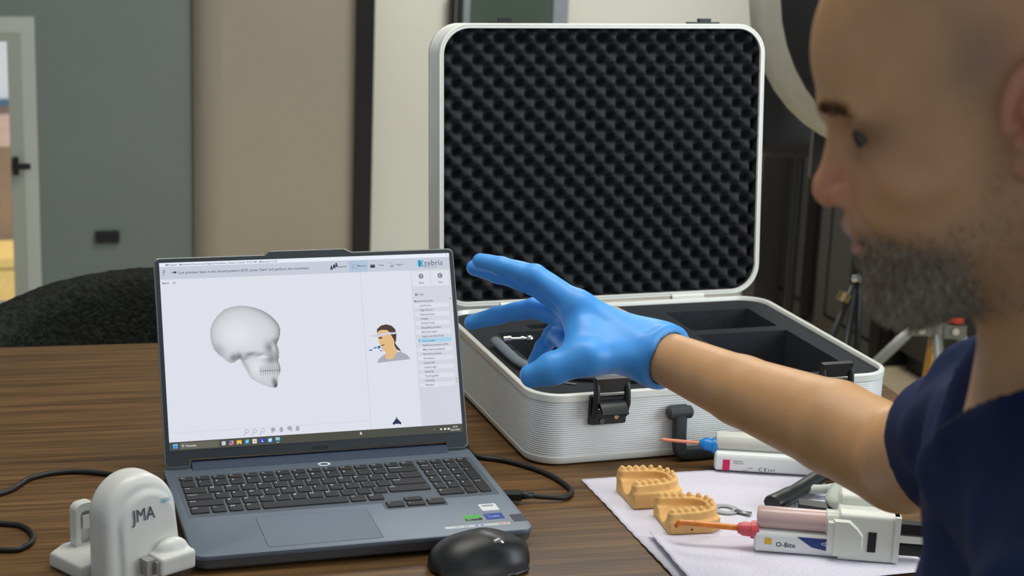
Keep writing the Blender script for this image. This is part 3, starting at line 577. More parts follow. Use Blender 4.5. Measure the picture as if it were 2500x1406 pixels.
# base foam with cut-outs
FT = CH-.005
cuts = [(.071, .200, .246, .339, .05), (.068, .203, .040, .225, .062), (-.195, -.09, .135, .286, .045), (-.145, -.112, .296, .318, .03), (.002, .032, .322, .336, .03)]
fx0, fx1, fy0, fy1 = -.226, .208, .032, .350
xs = sorted({fx0, fx1, *[c[0] for c in cuts], *[c[1] for c in cuts]}); ys = sorted({fy0, fy1, *[c[2] for c in cuts], *[c[3] for c in cuts]})
def dep(x, y):
    for a, b_, c_, d_, e_ in cuts:
        if a < x < b_ and c_ < y < d_: return e_
    return 0
b = MB()
for i in range(len(xs)-1):
    for j in range(len(ys)-1):
        x0, x1_, y0, y1_ = xs[i], xs[i+1], ys[j], ys[j+1]; d_ = dep((x0+x1_)/2, (y0+y1_)/2); z = FT-d_
        b.add([(x0, y0, z), (x1_, y0, z), (x1_, y1_, z), (x0, y1_, z)], [(0, 1, 2, 3)])
        if i+1 < len(xs)-1:
            e_ = dep((xs[i+1]+xs[i+2])/2, (y0+y1_)/2)
            if e_ != d_: b.add([(x1_, y0, FT-d_), (x1_, y1_, FT-d_), (x1_, y1_, FT-e_), (x1_, y0, FT-e_)], [(0, 1, 2, 3)])
        if j+1 < len(ys)-1:
            e_ = dep((x0+x1_)/2, (ys[j+1]+ys[j+2])/2)
            if e_ != d_: b.add([(x0, y1_, FT-d_), (x1_, y1_, FT-d_), (x1_, y1_, FT-e_), (x0, y1_, FT-e_)], [(0, 1, 2, 3)])
ro = ring(.0066, FT); rn = [(min(max(x, fx0), fx1), min(max(y, fy0), fy1), FT) for x, y, z in ro]; n = len(ro)
rn2 = []
cxm, cym = (fx0+fx1)/2, (fy0+fy1)/2
for x, y, z in ro:                                   # radial projection on the inner rectangle
    dx, dy = x-cxm, y-cym; k = min((fx1-cxm)/abs(dx) if dx else 9, (fy1-cym)/abs(dy) if dy else 9); rn2.append((cxm+dx*k, cym+dy*k, FT))
b.add(ro+rn2, [(i, (i+1) % n, n+(i+1) % n, n+i) for i in range(n)])
b.loft([ring(.0066, FT-.07), ring(.0066, FT)], True, False)
# square the four inner corners
for cx_, cy_ in ((fx0, fy0), (fx1, fy0), (fx1, fy1), (fx0, fy1)):
    near = sorted(rn2, key=lambda p: (p[0]-cx_)**2+(p[1]-cy_)**2)
    ax = [p for p in near if abs(p[0]-cx_) < 1e-6][:1]; ay = [p for p in near if abs(p[1]-cy_) < 1e-6][:1]
    if ax and ay: b.add([ax[0], ay[0], (cx_, cy_, FT)], [(0, 1, 2)])
b.build('foam_insert', m_foam, cs)
# lid
def LC(u, w_, d_): return (u, CD+CA+w_*math.sin(CT)+d_*math.cos(CT), CH+CB+w_*math.cos(CT)-d_*math.sin(CT))
LW = .4885
def lring(inset, d_, r=.043, n=12): return [LC(x, y, d_) for x, y in rrect(LW-2*inset, CD-2*inset, max(r-inset, .004), n, 0, CD/2)]
rs = [lring(.0015, .0085)]; z_ = .010
while z_ < .045: rs += [lring(.0010, z_), lring(.0012, z_+.0009), lring(.0022, z_+.0013), lring(.0022, z_+.0017), lring(.0010, z_+.0021)]; z_ += .0027
rs += [lring(.0015, .0475), lring(.0006, .048), lring(.0006, .054), lring(.004, .058), lring(.012, .060)]
ld = MB().loft(rs, False, True).build('lid', m_alu, cs, ang=60)
MB().loft([lring(.0015, .009), lring(.0002, .0085), lring(.0002, .0012), lring(.0012, 0), lring(.0028, 0), lring(.0034, .0012), lring(.0042, .0012), lring(.0048, 0), lring(.0064, 0), lring(.0070, .001), lring(.0070, .005)], False, False).build('lid_rim', m_lip, ld, ang=35)
nx_, ny_ = 235, 188; fxs = np.linspace(-LW/2+.0072, LW/2-.0072, nx_); fys = np.linspace(.0072, CD-.0072, ny_); PT = .0302; b = MB()
hw, hh, rc = LW/2-.0070, CD/2-.0070, .036
PXf, PYf = np.meshgrid(fxs, fys, indexing='ij'); qx = np.abs(PXf)-(hw-rc); qy = np.abs(PYf-CD/2)-(hh-rc); sd = np.hypot(np.maximum(qx, 0), np.maximum(qy, 0))+np.minimum(np.maximum(qx, qy), 0)-rc
e_ = np.cos(2*math.pi*(PXf+.004)/PT)*np.cos(2*math.pi*(PYf+.003)/(PT*1.03))
dpt = .0150+.0120*np.sign(e_)*np.abs(e_)**.85
vid = np.arange(nx_*ny_).reshape(nx_, ny_); okc = sd < .002; cell = okc[:-1, :-1] & okc[1:, :-1] & okc[1:, 1:] & okc[:-1, 1:]
Fq = np.stack([vid[:-1, :-1][cell], vid[1:, :-1][cell], vid[1:, 1:][cell], vid[:-1, 1:][cell]], 1); used, inv = np.unique(Fq, return_inverse=True)
link_mesh('egg_crate_foam', np_mesh(np.array([LC(a, c, d_) for a, c, d_ in zip(PXf.ravel()[used], PYf.ravel()[used], dpt.ravel()[used])]), inv.reshape(Fq.shape)), m_foam, ld)
MB().loft([lring(.0071, .0045), lring(.0071, .034)], False, True).build('foam_backing', m_foam, ld)
for s_ in (-1, 1):                                    # catches on top of the lid, hinges behind
    x = s_*.1500
    b = MB()
    for uu, w_, d_, su, sw, sd_ in ((x, CD+.0012, .012, .047, .0024, .012), (x+.003, CD+.0042, .014, .018, .006, .008)):
        b.add([LC(uu+a*su/2, w_+c*sw/2, d_+e*sd_/2) for a in (-1, 1) for c in (-1, 1) for e in (-1, 1)], [(0, 1, 3, 2), (4, 6, 7, 5), (0, 4, 5, 1), (2, 3, 7, 6), (0, 2, 6, 4), (1, 5, 7, 3)])
    b.build('lid_catch', m_blk, ld)
    MB().box((s_*.13, CD+.0045, CH-.004), (.05, .007, .014)).cyl((s_*.13-.025, CD+.006, CH+.002), (s_*.13+.025, CD+.006, CH+.002), .0038, 12).build('hinge', m_lip, cs, ang=40)
def latch(x, name='latch'):
    o = MB().loft([[(px, -.0045, pz) for px, pz in rrect(.046, .036, .003, 3, x, .0695)], [(px, .0005, pz) for px, pz in rrect(.048, .038, .003, 3, x, .0695)]][::-1]).box((x, -.0060, .0770), (.040, .004, .018)).build(name, m_blk, cs, ang=40)
    b = MB(); R = Matrix.Rotation(math.radians(8), 3, 'X')
    for sx in (-1, 1): b.tube([(x+sx*.0195, -.0075, .063), (x+sx*.0200, -.0135, .080), (x+sx*.0195, -.0125, .098), (x+sx*.0190, -.0075, .110)], [.0038, .0042, .0042, .0036], 8)
    b.box((x, -.0095, .1030), (.042, .0075, .018), R=R)
    b.build('loop', m_blk, o, ang=40)
    b = MB(); pr = [(-.007, .0860), (-.015, .0835), (-.0225, .0780), (-.029, .0715), (-.0280, .0700), (-.020, .0740), (-.012, .0765), (-.007, .0770)]
    b.loft([[(x-.0165, py, pz) for py, pz in pr], [(x+.0165, py, pz) for py, pz in pr]]).build('lever', mat('glossy_black_plastic', (26, 32, 36), .22), o, ang=50)
    MB().cyl((x-.008, -.0045, .0560), (x-.008, -.0060, .0560), .0035, 14).build('screw', m_dark, o, ang=40)
    MB().cyl((x+.010, -.0048, .0605), (x+.010, -.0062, .0605), .0030, 14).build('key_lock', mat('brass', (170, 150, 110), .3, metal=1), o, ang=40)
    MB().cyl((x-.0168, -.008, .0735), (x-.0135, -.008, .0735), .0022, 10).build('spring_pin', mat('chrome', (220, 220, 220), .15, metal=1), o)
latch(-.1500); latch(.1500)
m_rub = mat('charcoal_rubber', (44, 50, 52), .5, noise=.1)
for s_ in (-1, 1): MB().tube([(s_*.0740, -.007, .0605), (s_*.0715, -.007, .0605), (s_*.0440, -.007, .0605), (s_*.0415, -.007, .0605)], [.0055, .0080, .0080, .0055], 14).box((s_*.0577, -.003, .0605), (.022, .006, .015)).build('handle_bracket', m_rub, cs, ang=40)
hp = [(-.0577, -.008, .0605), (-.0577, -.0090, .045), (-.0577, -.0100, .028), (-.0560, -.0110, .0135), (-.048, -.0115, .0095), (-.034, -.0115, .0090)]
hp = hp+[(0, -.0115, .0090)]+[(-x, y, z) for x, y, z in hp[::-1]]
rings = []
sp_ = spline(hp, 6)
for i, p in enumerate(sp_):
    t = (sp_[min(i+1, len(sp_)-1)]-sp_[max(i-1, 0)]).normalized(); nrm = Vector((0, -1, .05)).normalized(); sd_ = t.cross(nrm).normalized(); nrm = sd_.cross(t)
    rings.append([p+sd_*a+nrm*c for a, c in rrect(.0165, .0125, .004, 3)])
MB().loft(rings).build('handle', m_rub, cs, ang=50)

# ================================================================ face bow lying in the foam
fb = empty('face_bow', (.2613, 2.0684, T), .3351, 'curved grey plastic face bow with steel clamp in the open case', 'instrument')
m_gp = mat('grey_blue_plastic', (122, 132, 142), .4, noise=.04, nscale=60)
pts = spline([(-.2195, .2215, FT+.010), (-.2200, .170, FT+.009), (-.2150, .118, FT+.008), (-.1850, .0790, FT+.008), (-.1450, .0590, FT+.008), (-.1050, .0455, FT+.008), (-.060, .043, FT+.008), (-.015, .050, FT+.008), (.02, .075, FT+.008)], 6)
MB().tube(pts, .0068, 10, ry=.8).build('bow', m_gp, fb, smooth=True)
m_st = mat('polished_steel', (214, 212, 206), .18, metal=1)
b = MB().cyl((-.2110, .2120, FT+.013), (-.2020, .2095, FT+.014), .0058, 18).cyl((-.2020, .2095, FT+.014), (-.1840, .2040, FT+.015), .0028, 12).cyl((-.1900, .2060, FT+.015), (-.1860, .2045, FT+.015), .0042, 12)
b.build('clamp_screw', m_st, fb, ang=40)
MB().tube([(-.1840, .2040, FT+.0148), (-.182, .2035, FT+.015), (-.179, .2027, FT+.015), (-.176, .2020, FT+.015), (-.174, .2014, FT+.015)], [.0025, .0052, .0060, .0050, .002], 14).build('ball', m_st, fb, smooth=True)
MB().tube([(-.131+.012*math.cos(k*.3927), .096+.012*math.sin(k*.3927), FT+.006) for k in range(17)], .0022, 8).build('steel_ring', m_st, fb, smooth=True)
MB().cyl((-.190, .060, FT+.0015), (-.172, .048, FT+.0015), .0012, 8).build('pin', m_st, fb)

# ================================================================ cables
m_cab = mat('black_cable', (22, 23, 24), .5, noise=.05)
zc = T+.0031
def cable(name, pts, label, r=.0030):
    o = empty(name, (pts[0][0], pts[0][1], T), 0, label, 'cable'); b = MB()
    b.tube([Vector(p)-Vector((pts[0][0], pts[0][1], T)) for p in spline(pts, 8)], r, 10); b.build('cord', m_cab, o, smooth=True); return o
cr = cable('usb_cable', [(-.048, 2.050, zc), (-.036, 2.018, zc), (.003, 2.005, zc), (.047, 1.971, zc), (.076, 1.922, zc), (.071, 1.892, zc+.001), (.047, 1.882, zc+.004), (.030, 1.8785, T+.0095)], 'black cable looping out of the right side of the laptop to a plug', .0031)
pl = Vector((.030, 1.8785, T+.0095))-Vector((-.048, 2.050, T)); dv = Vector((-math.cos(.314), -math.sin(.314)*.35, 0)).normalized()
MB().tube([pl-dv*.004, pl+dv*.004, pl+dv*.012], [.0034, .0042, .0050], 12).build('strain_relief', m_cab, cr, smooth=True)
Rz = Matrix.Rotation(math.atan2(-dv.y, -dv.x), 3, 'Z')
MB().box(pl+dv*.023, (.024, .0150, .0078), R=Rz).build('plug', m_blk, cr)
cl = cable('power_cable', [(-.64, 1.79, zc), (-.557, 1.837, zc), (-.536, 1.889, zc), (-.503, 1.911, zc), (-.465, 1.912, zc), (-.420, 1.898, zc), (-.392, 1.884, zc+.003), (-.374, 1.869, T+.010)], 'black cable arching behind the white device to the left side of the laptop')
p0 = Vector((-.374, 1.869, T+.010))-Vector((-.64, 1.79, T))
MB().box(p0+Vector((.006, -.004, 0)), (.016, .013, .0075), R=Matrix.Rotation(.314, 3, 'Z')).build('plug', m_blk, cl)
cable('loop_cable', [(-.64, 1.752, zc), (-.532, 1.752, zc), (-.504, 1.744, zc), (-.488, 1.718, zc), (-.490, 1.694, zc), (-.512, 1.683, zc), (-.64, 1.690, zc)], 'short loop of black cable at the left table edge', .0028)

# ================================================================ mouse
ms = empty('computer_mouse', (-.022, 1.699, T), .36, 'black sculpted computer mouse in front of the laptop', 'mouse')
def f_mouse(P):
    d = s_ell(P, (.006, .002, .004), (.050, .034, .034)); d = smin(d, s_ell(P, (-.026, .0, .004), (.028, .032, .024)), .016)
    d = smin(d, s_ell(P, (-.002, -.026, .001), (.048, .016, .009)), .008)
    d = smax(d, -s_ell(P, (.002, -.046, .026), (.046, .020, .017)), .006)
    d = smax(d, (P[:, 0]*.35+P[:, 2]*.94)-.0385, .004); d = smax(d, P[:, 0]-.052, .004)
    return np.maximum(d, .001-P[:, 2])
V, F = sdf_mesh(f_mouse, (-.075, -.06, -.004), (.075, .055, .055), .0022); link_mesh('shell', np_mesh(V, F), mat('soft_black_plastic', (26, 27, 29), .42, noise=.05, nscale=60), ms)
MB().tube([(0.0130+.006*math.cos(a), -0.0150, .0255+.006*math.sin(a)) for a in [k*.5236 for k in range(13)]], .0034, 8).build('scroll_wheel', mat('wheel_grey', (170, 174, 176), .25, metal=.7), ms, smooth=True)

# ================================================================ white jaw-measuring receiver
jm = empty('receiver_unit', (-.357, 1.626, T), .7854, 'white rounded measuring unit lettered JMA beside the laptop', 'device')
m_wp = mat('white_abs_plastic', (214, 216, 212), .35, noise=.02, nscale=30)
def arch2(x, z, hw, top):                             # 2D arch distance
    zc_ = top-hw; return np.where(z > zc_, np.hypot(x, z-zc_)-hw, np.abs(x)-hw)
def f_body(P):
    lean = P[:, 1]-.10*P[:, 2]; hw_ = .053-.06*np.clip(P[:, 2]-.02, 0, .05)
    d2 = arch2(P[:, 0]-.008, P[:, 2], .0425+.06*np.clip(.06-P[:, 2], 0, .06), .106); dy = np.abs(lean-.018)-.018; r_ = .010
    q = np.stack([d2+r_, dy+r_], 1); d = np.linalg.norm(np.maximum(q, 0), axis=1)+np.minimum(q.max(1), 0)-r_
    d2i = arch2(P[:, 0]-.013, P[:, 2], .0325, .090); q = np.stack([d2i+.004, np.abs(lean-.004)-.0075+.004], 1)
    e = np.linalg.norm(np.maximum(q, 0), axis=1)+np.minimum(q.max(1), 0)-.004
    return np.maximum(smin(d, e, .003), -P[:, 2])
V, F = sdf_mesh(f_body, (-.065, -.02, -.004), (.065, .06, .118), .0022); link_mesh('housing', np_mesh(V, F), m_wp, jm)
def f_clip(P): return smax(smin(s_box(P, (.031, -.010, .018), (.021, .012, .010), .003), s_ell(P, (.033, -.006, .028), (.018, .010, .012)), .004), P[:, 1]-.006, .002)
V, F = sdf_mesh(f_clip, (-.0, -.03, -.0), (.06, .014, .05), .0018); link_mesh('clip', np_mesh(V, F), m_wp, jm)
MB().box((.0085, -.0140, .018), (.002, .010, .012)).box((.004, -.008, .018), (.010, .012, .016)).build('slot', mat('slot_grey', (150, 150, 146), .5), jm)
b = MB(); tv, tf = text_geo('JMA', .0185); b.add([(-.0060+a*.82, -.0048+.10*(.0625+c), .0625+c) for a, c in tv], tf); b.build('lettering', mat('navy_print', (50, 58, 76), .5), jm)
b = MB(); tv, tf = text_geo('optic', .0080, bold=.01); b.add([(.0275+a*.72, -.0048+.10*(.0755+c), .0755+c) for a, c in tv], tf); b.build('cyan_lettering', mat('cyan_print', (60, 160, 200), .5), jm)
MB().loft(prism([(-.046, .034), (.030, .034), (.026, .080), (.012, .102), (-.030, .098), (-.050, .086)], 0, .017, .004, 3)).build('base_plate', m_wp, jm, ang=40)
b = MB(); hs_ = rrect(.024, .052, .008, 4, 0, .040)
inn = rrect(.013, .036, .005, 4, 0, .040); n = len(hs_)
R_ = lambda x, y, z: (-.012+x, .084+y, z-.004)
for y0, y1 in ((-.006, .006),):
    v_ = [R_(x, y0, z) for x, z in hs_]+[R_(x, y0, z) for x, z in inn]+[R_(x, y1, z) for x, z in hs_]+[R_(x, y1, z) for x, z in inn]
    f_ = []
    for i in range(n):
        j = (i+1) % n; f_ += [(i, j, n+j, n+i), (2*n+j, 2*n+i, 3*n+i, 3*n+j), (j, i, 2*n+i, 2*n+j), (n+i, n+j, 3*n+j, 3*n+i)]
    b.add(v_, f_)
b.box((-.012, .086, .036), (.0135, .004, .036)); lo_ = b.build('loop_holder', m_wp, jm, ang=40)
MB().box((-.012, .081, .042), (.009, .008, .014)).build('inner_tab', m_wp, lo_)

# ================================================================ paper sheet
sh = empty('paper_sheet', (.26, 1.85, T), 0, 'white embossed paper sheet under the dental models', 'paper')
m_paper = mat('embossed_paper', (216, 214, 228), .8, bump=.6, bscale=230, bdist=.0022, noise=.02, nscale=20)
def sheet(name, c, z0, amp, curl=0, nx=50, ny=50, parent=sh, seed=0):
    V, F = [], []
    for i in range(nx+1):
        for j in range(ny+1):
            s_, t_ = i/nx, j/ny; p = [(1-s_)*(1-t_)*c[0][k]+s_*(1-t_)*c[1][k]+s_*t_*c[2][k]+(1-s_)*t_*c[3][k] for k in (0, 1)]
            z = z0+amp*(.5+.5*math.sin(s_*9+seed+2*math.sin(t_*5))*math.sin(t_*8+seed*2))+curl*math.exp(-s_*28)
            ed = .0004*math.sin(j*1.9)*(i == 0)+.0006*math.sin(i*2.3)*(j == ny)
            V.append((p[0]+ed-.26, p[1]+ed-1.85, z-T))
    for i in range(nx):
        for j in range(ny): a = i*(ny+1)+j; F.append((a, a+ny+1, a+ny+2, a+1))
    o = link_mesh(name, mesh(V, F), m_paper, parent, True); md = o.modifiers.new('thick', 'SOLIDIFY'); md.thickness = .0004; md.offset = 1; return o
sheet('sheet', [(.187, 1.655), (.445, 1.735), (.362, 2.040), (.090, 1.959)], T+.0006, .0014)
sheet('folded_layer', [(.196, 1.650), (.452, 1.722), (.432, 1.800), (.158, 1.790)], T+.0028, .0016, .0045, 40, 20, seed=2)

# ================================================================ plaster dental models
m_pl = mat('yellow_plaster', (226, 180, 112), .75, noise=.10, nscale=60, bump=.25, bscale=300, bdist=.0008)
def dental(loc, rz, label, upper, tilt=0):
    o = empty('dental_model', loc, rz, label, 'dental model', 'plaster dental models on the paper'); o.scale = (.91, .93, .90)
    ts = np.linspace(-1, 1, 15)
    def ap(t):
        if abs(t) > .5: return np.array([.004-.031*(abs(t)-.5)/.5, math.copysign(.0235+.003*(abs(t)-.5)/.5, t)])
        return np.array([.004+.0255*math.cos(t*math.pi), .0235*math.sin(t*math.pi)])
    pa = [ap(t) for t in np.linspace(-1, 1, 17)]
    H0 = .020 if upper else .016
    def f(P):
        xy = P[:, :2]; d2 = None
        hexa = np.maximum.reduce([np.abs(P[:, 1])-.0335, -P[:, 0]-.032, P[:, 0]-.0345, (P[:, 0]*.6+np.abs(P[:, 1])*.8)-.0400])
        base = np.maximum(hexa, np.abs(P[:, 2]-H0/2)-H0/2)
        arch = None
        for i in range(len(pa)-1):
            a, b_ = pa[i], pa[i+1]; ab = b_-a; t = np.clip(((xy-a)@ab)/(ab@ab), 0, 1); d = np.linalg.norm(xy-a-t[:, None]*ab, axis=1); arch = d if arch is None else np.minimum(arch, d)
        rid = np.maximum(arch-.0062-.10*np.clip(H0+.008-P[:, 2], 0, .02), np.abs(P[:, 2]-(H0+.004))-.006)
        d = smin(base, rid, .003)
        pal = s_ell(P, (-.016, 0, H0+.006), (.038, .0185, .0175)); d = smax(d, -pal, .003)   # hollow between the limbs
        for t in ts:
            c = ap(t); big = abs(t) > .5; rr = .0046 if big else .0036
            tt = s_ell(P, (c[0], c[1], H0+.0105), (rr, rr, .0058 if not big else .0048)); d = smin(d, tt, .0012)
            if big:
                for s2 in (-1, 1): d = smin(d, s_sphere(P, (c[0], c[1]+s2*.0022, H0+.0135), .0018), .0010)
        return np.maximum(d, -P[:, 2])
    V, F = sdf_mesh(f, (-.040, -.040, -.004), (.044, .040, .042), .0013); link_mesh('cast', np_mesh(V, F), m_pl, o)
    MB().cyl((-.004, -.0337, .0060), (-.004, -.0333, .0060), .0013, 10).build('pin_hole', mat('dark_hole', (50, 34, 20), .8), o)
    return o
dental((.1655, 1.904, T+.002), .28, 'yellow plaster dental arch with tall far row of teeth nearer the case', True)
dental((.2025, 1.832, T+.002), .22, 'yellow plaster dental arch partly behind the orange mixing tip', False)

# ================================================================ ring spatula
sp1 = empty('ring_spatula', (.250, 1.874, T+.003), -.35, 'flat grey metal ring handle tool lying on the paper', 'tool')
b = MB(); n = 28; vs_ = []
for z in (0, .0016):
    for r_ in (.0085, .0162): vs_ += [(r_*math.cos(2*math.pi*k/n), r_*.9*math.sin(2*math.pi*k/n), z) for k in range(n)]
fs_ = []
for k in range(n):
    j = (k+1) % n; fs_ += [(2*n+k, 2*n+j, 3*n+j, 3*n+k)[::-1], (k, j, n+j, n+k), (n+k, n+j, 3*n+j, 3*n+k), (j, k, 2*n+k, 2*n+j)]
b.add(vs_, fs_); b.build('ring', mat('dull_grey_metal', (150, 154, 156), .35, metal=.7), sp1, ang=40)
MB().tube([(.012, 0, .0012), (.022, -.002, .0016), (.030, -.003, .002)], [.005, .004, .0045], 8, ry=.4).build('shank', MATS['dull_grey_metal'], sp1, smooth=True)

# ================================================================ impression dispensers
m_wg = mat('white_grey_abs', (216, 218, 208), .38, noise=.02, nscale=30)
def barrel(b, x0, x1, y, z, r, n=20): b.tube([(x0, y, z), (x0+.002, y, z), (x1, y, z)], [r*.86, r, r], n); return b
def rboxx(x0, x1, w_, h_, r, y, z):                  # rounded bar along x
    return [[(x, y+a, z+c) for a, c in rrect(w_-2*i, h_-2*i, r, 4)] for x, i in ((x0, .002), (x0+.002, 0), (x1-.001, 0), (x1, .001))]
# front dispenser
g2 = empty('dispenser_gun', (.2683, 1.7640, T+.0045), -.105, 'pale grey dispenser with clear pink cartridge and orange mixing tip', 'dispenser')
MB().loft(rboxx(0, .100, .026, .0245, .006, 0, .0128)).build('label_barrel', mat('label_white', (226, 228, 226), .3), g2, ang=40)
barrel(MB(), .0015, .095, .002, .0355, .0120).build('pink_barrel', mat('pink_cartridge', (206, 176, 172), .22, noise=.04), g2, ang=40)
MB().loft(rboxx(.072, .090, .0255, .0255, .010, .002, .0355)).build('barrel_collar', mat('frosted_collar', (206, 208, 200), .3), g2, ang=40)
MB().tube([(.004, -.002, .0215), (-.004, -.002, .0215), (-.0045, -.002, .0215), (-.012, -.002, .0218), (-.018, -.002, .0222)], [.0100, .0095, .0078, .0078, .0052], 16).build('red_hub', mat('coral_red_plastic', (214, 84, 92), .35), g2, ang=40)
pts = spline([(-.017, -.002, .0222), (-.040, -.002, .0226), (-.074, -.002, .0230), (-.0805, -.002, .0220), (-.083, -.002, .0170)], 5)
MB().tube(pts, [.0034]*(len(pts)-4)+[.0034, .0032, .0030, .0026], 12).build('mixing_tip', mat('orange_mixing_tip', (222, 128, 44), .25, noise=.25, nscale=160), g2, smooth=True)
def on_front(z0=.0128): return -.01325
def front_flat(parent, name, pts, m_, dy=0): MB().add([(x, -.01312-dy, z) for x, z in pts], [tuple(range(len(pts)))]).build(name, m_, parent)
lbp = [c for c in g2.children if c.name.startswith('label_barrel')][0]
front_flat(lbp, 'yellow_square', [(.0105, .0105), (.0180, .0105), (.0180, .0180), (.0105, .0180)], mat('print_yellow', (222, 176, 40), .4))
front_flat(lbp, 'blue_wedge', [(.044, .0215), (.060, .0110), (.100, .0040), (.100, .0215)], mat('print_blue', (26, 52, 124), .4))
b = MB(); tv, tf = text_geo('O-Bite', .0075, bold=.012); b.add([(.0225+a, -.01322, .0090+c) for a, c in tv], tf); b.build('print_text', mat('print_dark', (52, 56, 66), .5), lbp)
b = MB(); tv, tf = text_geo('<DMG', .0068, bold=.015); b.add([(.0690+a, -.01325, .0135+c) for a, c in tv], tf); b.build('brand_print', mat('print_pale', (220, 228, 240), .5), lbp)
gb = MB().loft(rboxx(.086, .150, .034, .052, .004, .002, .0260)).build('body', m_wg, g2, ang=40)
MB().box((.147, .002, .027), (.006, .0355, .050)).build('end_ridge', m_wg, g2)
b = MB().loft([[(x, -.0150, z) for x, z in ((.080, .004), (.096, .004), (.1060, .012), (.1120, .016), (.1120, .030), (.106, .038), (.097, .046), (.080, .046))], [(x, -.0185, z) for x, z in ((.082, .006), (.095, .006), (.1050, .0135), (.1105, .017), (.1105, .029), (.105, .0365), (.096, .044), (.082, .044))]]); b.box((.080, -.012, .025), (.010, .012, .034)); b.build('clamp_plate', m_wg, g2, ang=30)
MB().box((.1215, -.0151, .023), (.0085, .0015, .022)).build('slot', mat('slot_black', (16, 16, 20), .6), g2)
MB().loft(rboxx(.088, .128, .026, .022, .005, .026, .052)).build('upper_body', m_wg, g2, ang=40)
for z in (.036, .012): MB().box((.166, .002, z), (.040, .012, .011)).build('plunger', m_blk, g2)
MB().box((.164, .002, .024), (.034, .010, .008)).build('plunger_rod', m_wg, g2)
MB().tube(spline([(.100, .030, .046), (.092, .070, .030), (.088, .120, .016), (.097, .170, .012)], 6), .0075, 12, ry=.8).build('handle_frame', mat('sage_grey_plastic', (176, 184, 174), .4), g2, smooth=True)
MB().loft([[(x, y, z) for y, z in ((.108, .0), (.126, .0), (.126, .012), (.108, .012))] for x in (.052,)]+[[(x, y, z) for y, z in ((.080, .0), (.100, .0), (.100, .020), (.080, .020))] for x in (.090,)]).build('trigger', m_blk, g2, ang=40)
# rear dispenser
g1 = empty('dispenser_gun', (.251, 2.014, T+.001), -.06, 'white dispenser cartridge with blue hub and thin pink tip before the case', 'dispenser')
lb1 = MB().loft(rboxx(0, .135, .026, .0235, .006, -.002, .0140)).build('label_barrel', mat('label_white', (226, 228, 226), .3), g1, ang=40)
barrel(MB(), .001, .130, .004, .0345, .0115).build('upper_barrel', m_wg, g1, ang=40)
MB().tube([(.002, .002, .0285), (-.003, .002, .0285), (-.0032, .002, .0285), (-.012, .002, .0300), (-.0135, .002, .0300), (-.019, .002, .0305)], [.0100, .0095, .0080, .0076, .0070, .0035], 16).build('blue_hub', mat('bright_blue_plastic', (20, 130, 214), .35), g1, ang=40)
MB().tube([(-.018, .002, .0305)]+[(-.018-.0023*k, .002, .0305+.00007*k) for k in range(1, 20)]+[(-.066, .002, .032)], [.0022]+[.0024 if k % 2 else .0019 for k in range(1, 20)]+[.0010], 10).build('mixing_tip', mat('salmon_mixing_tip', (226, 142, 112), .3), g1, smooth=True)
def ff1(name, x0, z0, x1, z1, m_): MB().add([(x0, -.01515, z0), (x1, -.01515, z0), (x1, -.01515, z1), (x0, -.01515, z1)], [(0, 1, 2, 3)]).build(name, m_, lb1)
ff1('magenta_square', .0095, .0040, .0180, .0175, mat('print_magenta', (208, 16, 84), .4))
b = MB()
for s_, x, z, sz in (('Registrado', .022, .0155, .0026), ('Clear 50 ml', .022, .0128, .0026), ('LOT', .040, .0072, .0030), ('C E', .052, .0050, .0068), ('1=1.', .063, .0050, .0060), ('www', .034, .0045, .0026)):
    tv, tf = text_geo(s_, sz); b.add([(x+a, -.0152, z+c) for a, c in tv], tf)
b.build('print_text', mat('print_dark', (52, 56, 66), .5), lb1)
MB().loft(rboxx(.130, .175, .034, .052, .004, .002, .0265)).build('body', m_wg, g1, ang=40)
MB().tube(spline([(.150, -.014, .020), (.118, -.050, .014), (.085, -.100, .011), (.060, -.134, .011)], 6), [.009]*6+[.0105]*6+[.0125]*6+[.0115], 10, ry=.75).build('trigger', m_blk, g1, ang=50)
MB().tube(spline([(.170, -.010, .026), (.160, -.050, .014), (.130, -.075, .011), (.100, -.078, .010)], 6), .0068, 10, ry=.8).build('handle_frame', MATS['sage_grey_plastic'], g1, smooth=True)
# blue cloth at the right end of the table
bc_ = empty('blue_wipe', (.565, 2.225, T), .25, 'folded light blue disposable wipe at the right end of the table', 'cloth')
m_bw = mat('light_blue_nonwoven', (70, 150, 220), .8, noise=.05, bump=.2)
for k in range(3): MB().loft(prism(rrect(.10-.006*k, .12-.006*k, .006, 3, 0, 0), .0003+.0035*k, .0033+.0035*k, .0012, 2)).build('layer', m_bw, bc_, ang=50)

# ================================================================ background stands
def vec(*a): return np.array(a, float)
sb = empty('studio_softbox', (.79, 3.52, 0), 0, 'round black studio softbox with white fabric rim on a light stand', 'softbox')
o_ = Vector((.79, 3.52, 0))
ax_ = Vector((.37, -.92, .14)).normalized(); e1 = ax_.cross(Vector((0, 0, 1))).normalized(); e2 = e1.cross(ax_)
def circ(c, r, n=40): return [Vector(c)-o_+e1*r*math.cos(2*math.pi*k/n)+e2*r*math.sin(2*math.pi*k/n) for k in range(n)]
c0 = Vector((.722, 3.625, 1.180))
MB().loft([circ(c0-ax_*.004, .285), circ(c0, .303), circ(c0+ax_*.05, .303), circ(c0+ax_*.115, .296)], True, False).build('white_rim', mat('white_softbox_fabric', (206, 206, 196), .8, noise=.06, nscale=20, bump=.4, bscale=40, bdist=.004), sb, smooth=True)
m_sbk = mat('black_softbox_fabric', (20, 22, 24), .7, noise=.2, nscale=10)
MB().loft([circ(c0+ax_*.113, .297), circ(c0+ax_*.12, .293), circ(c0+ax_*.2, .23), circ(c0+ax_*.27, .13), circ(c0+ax_*.31, .06)], False, True).build('black_back', m_sbk, sb, smooth=True)
b = MB()
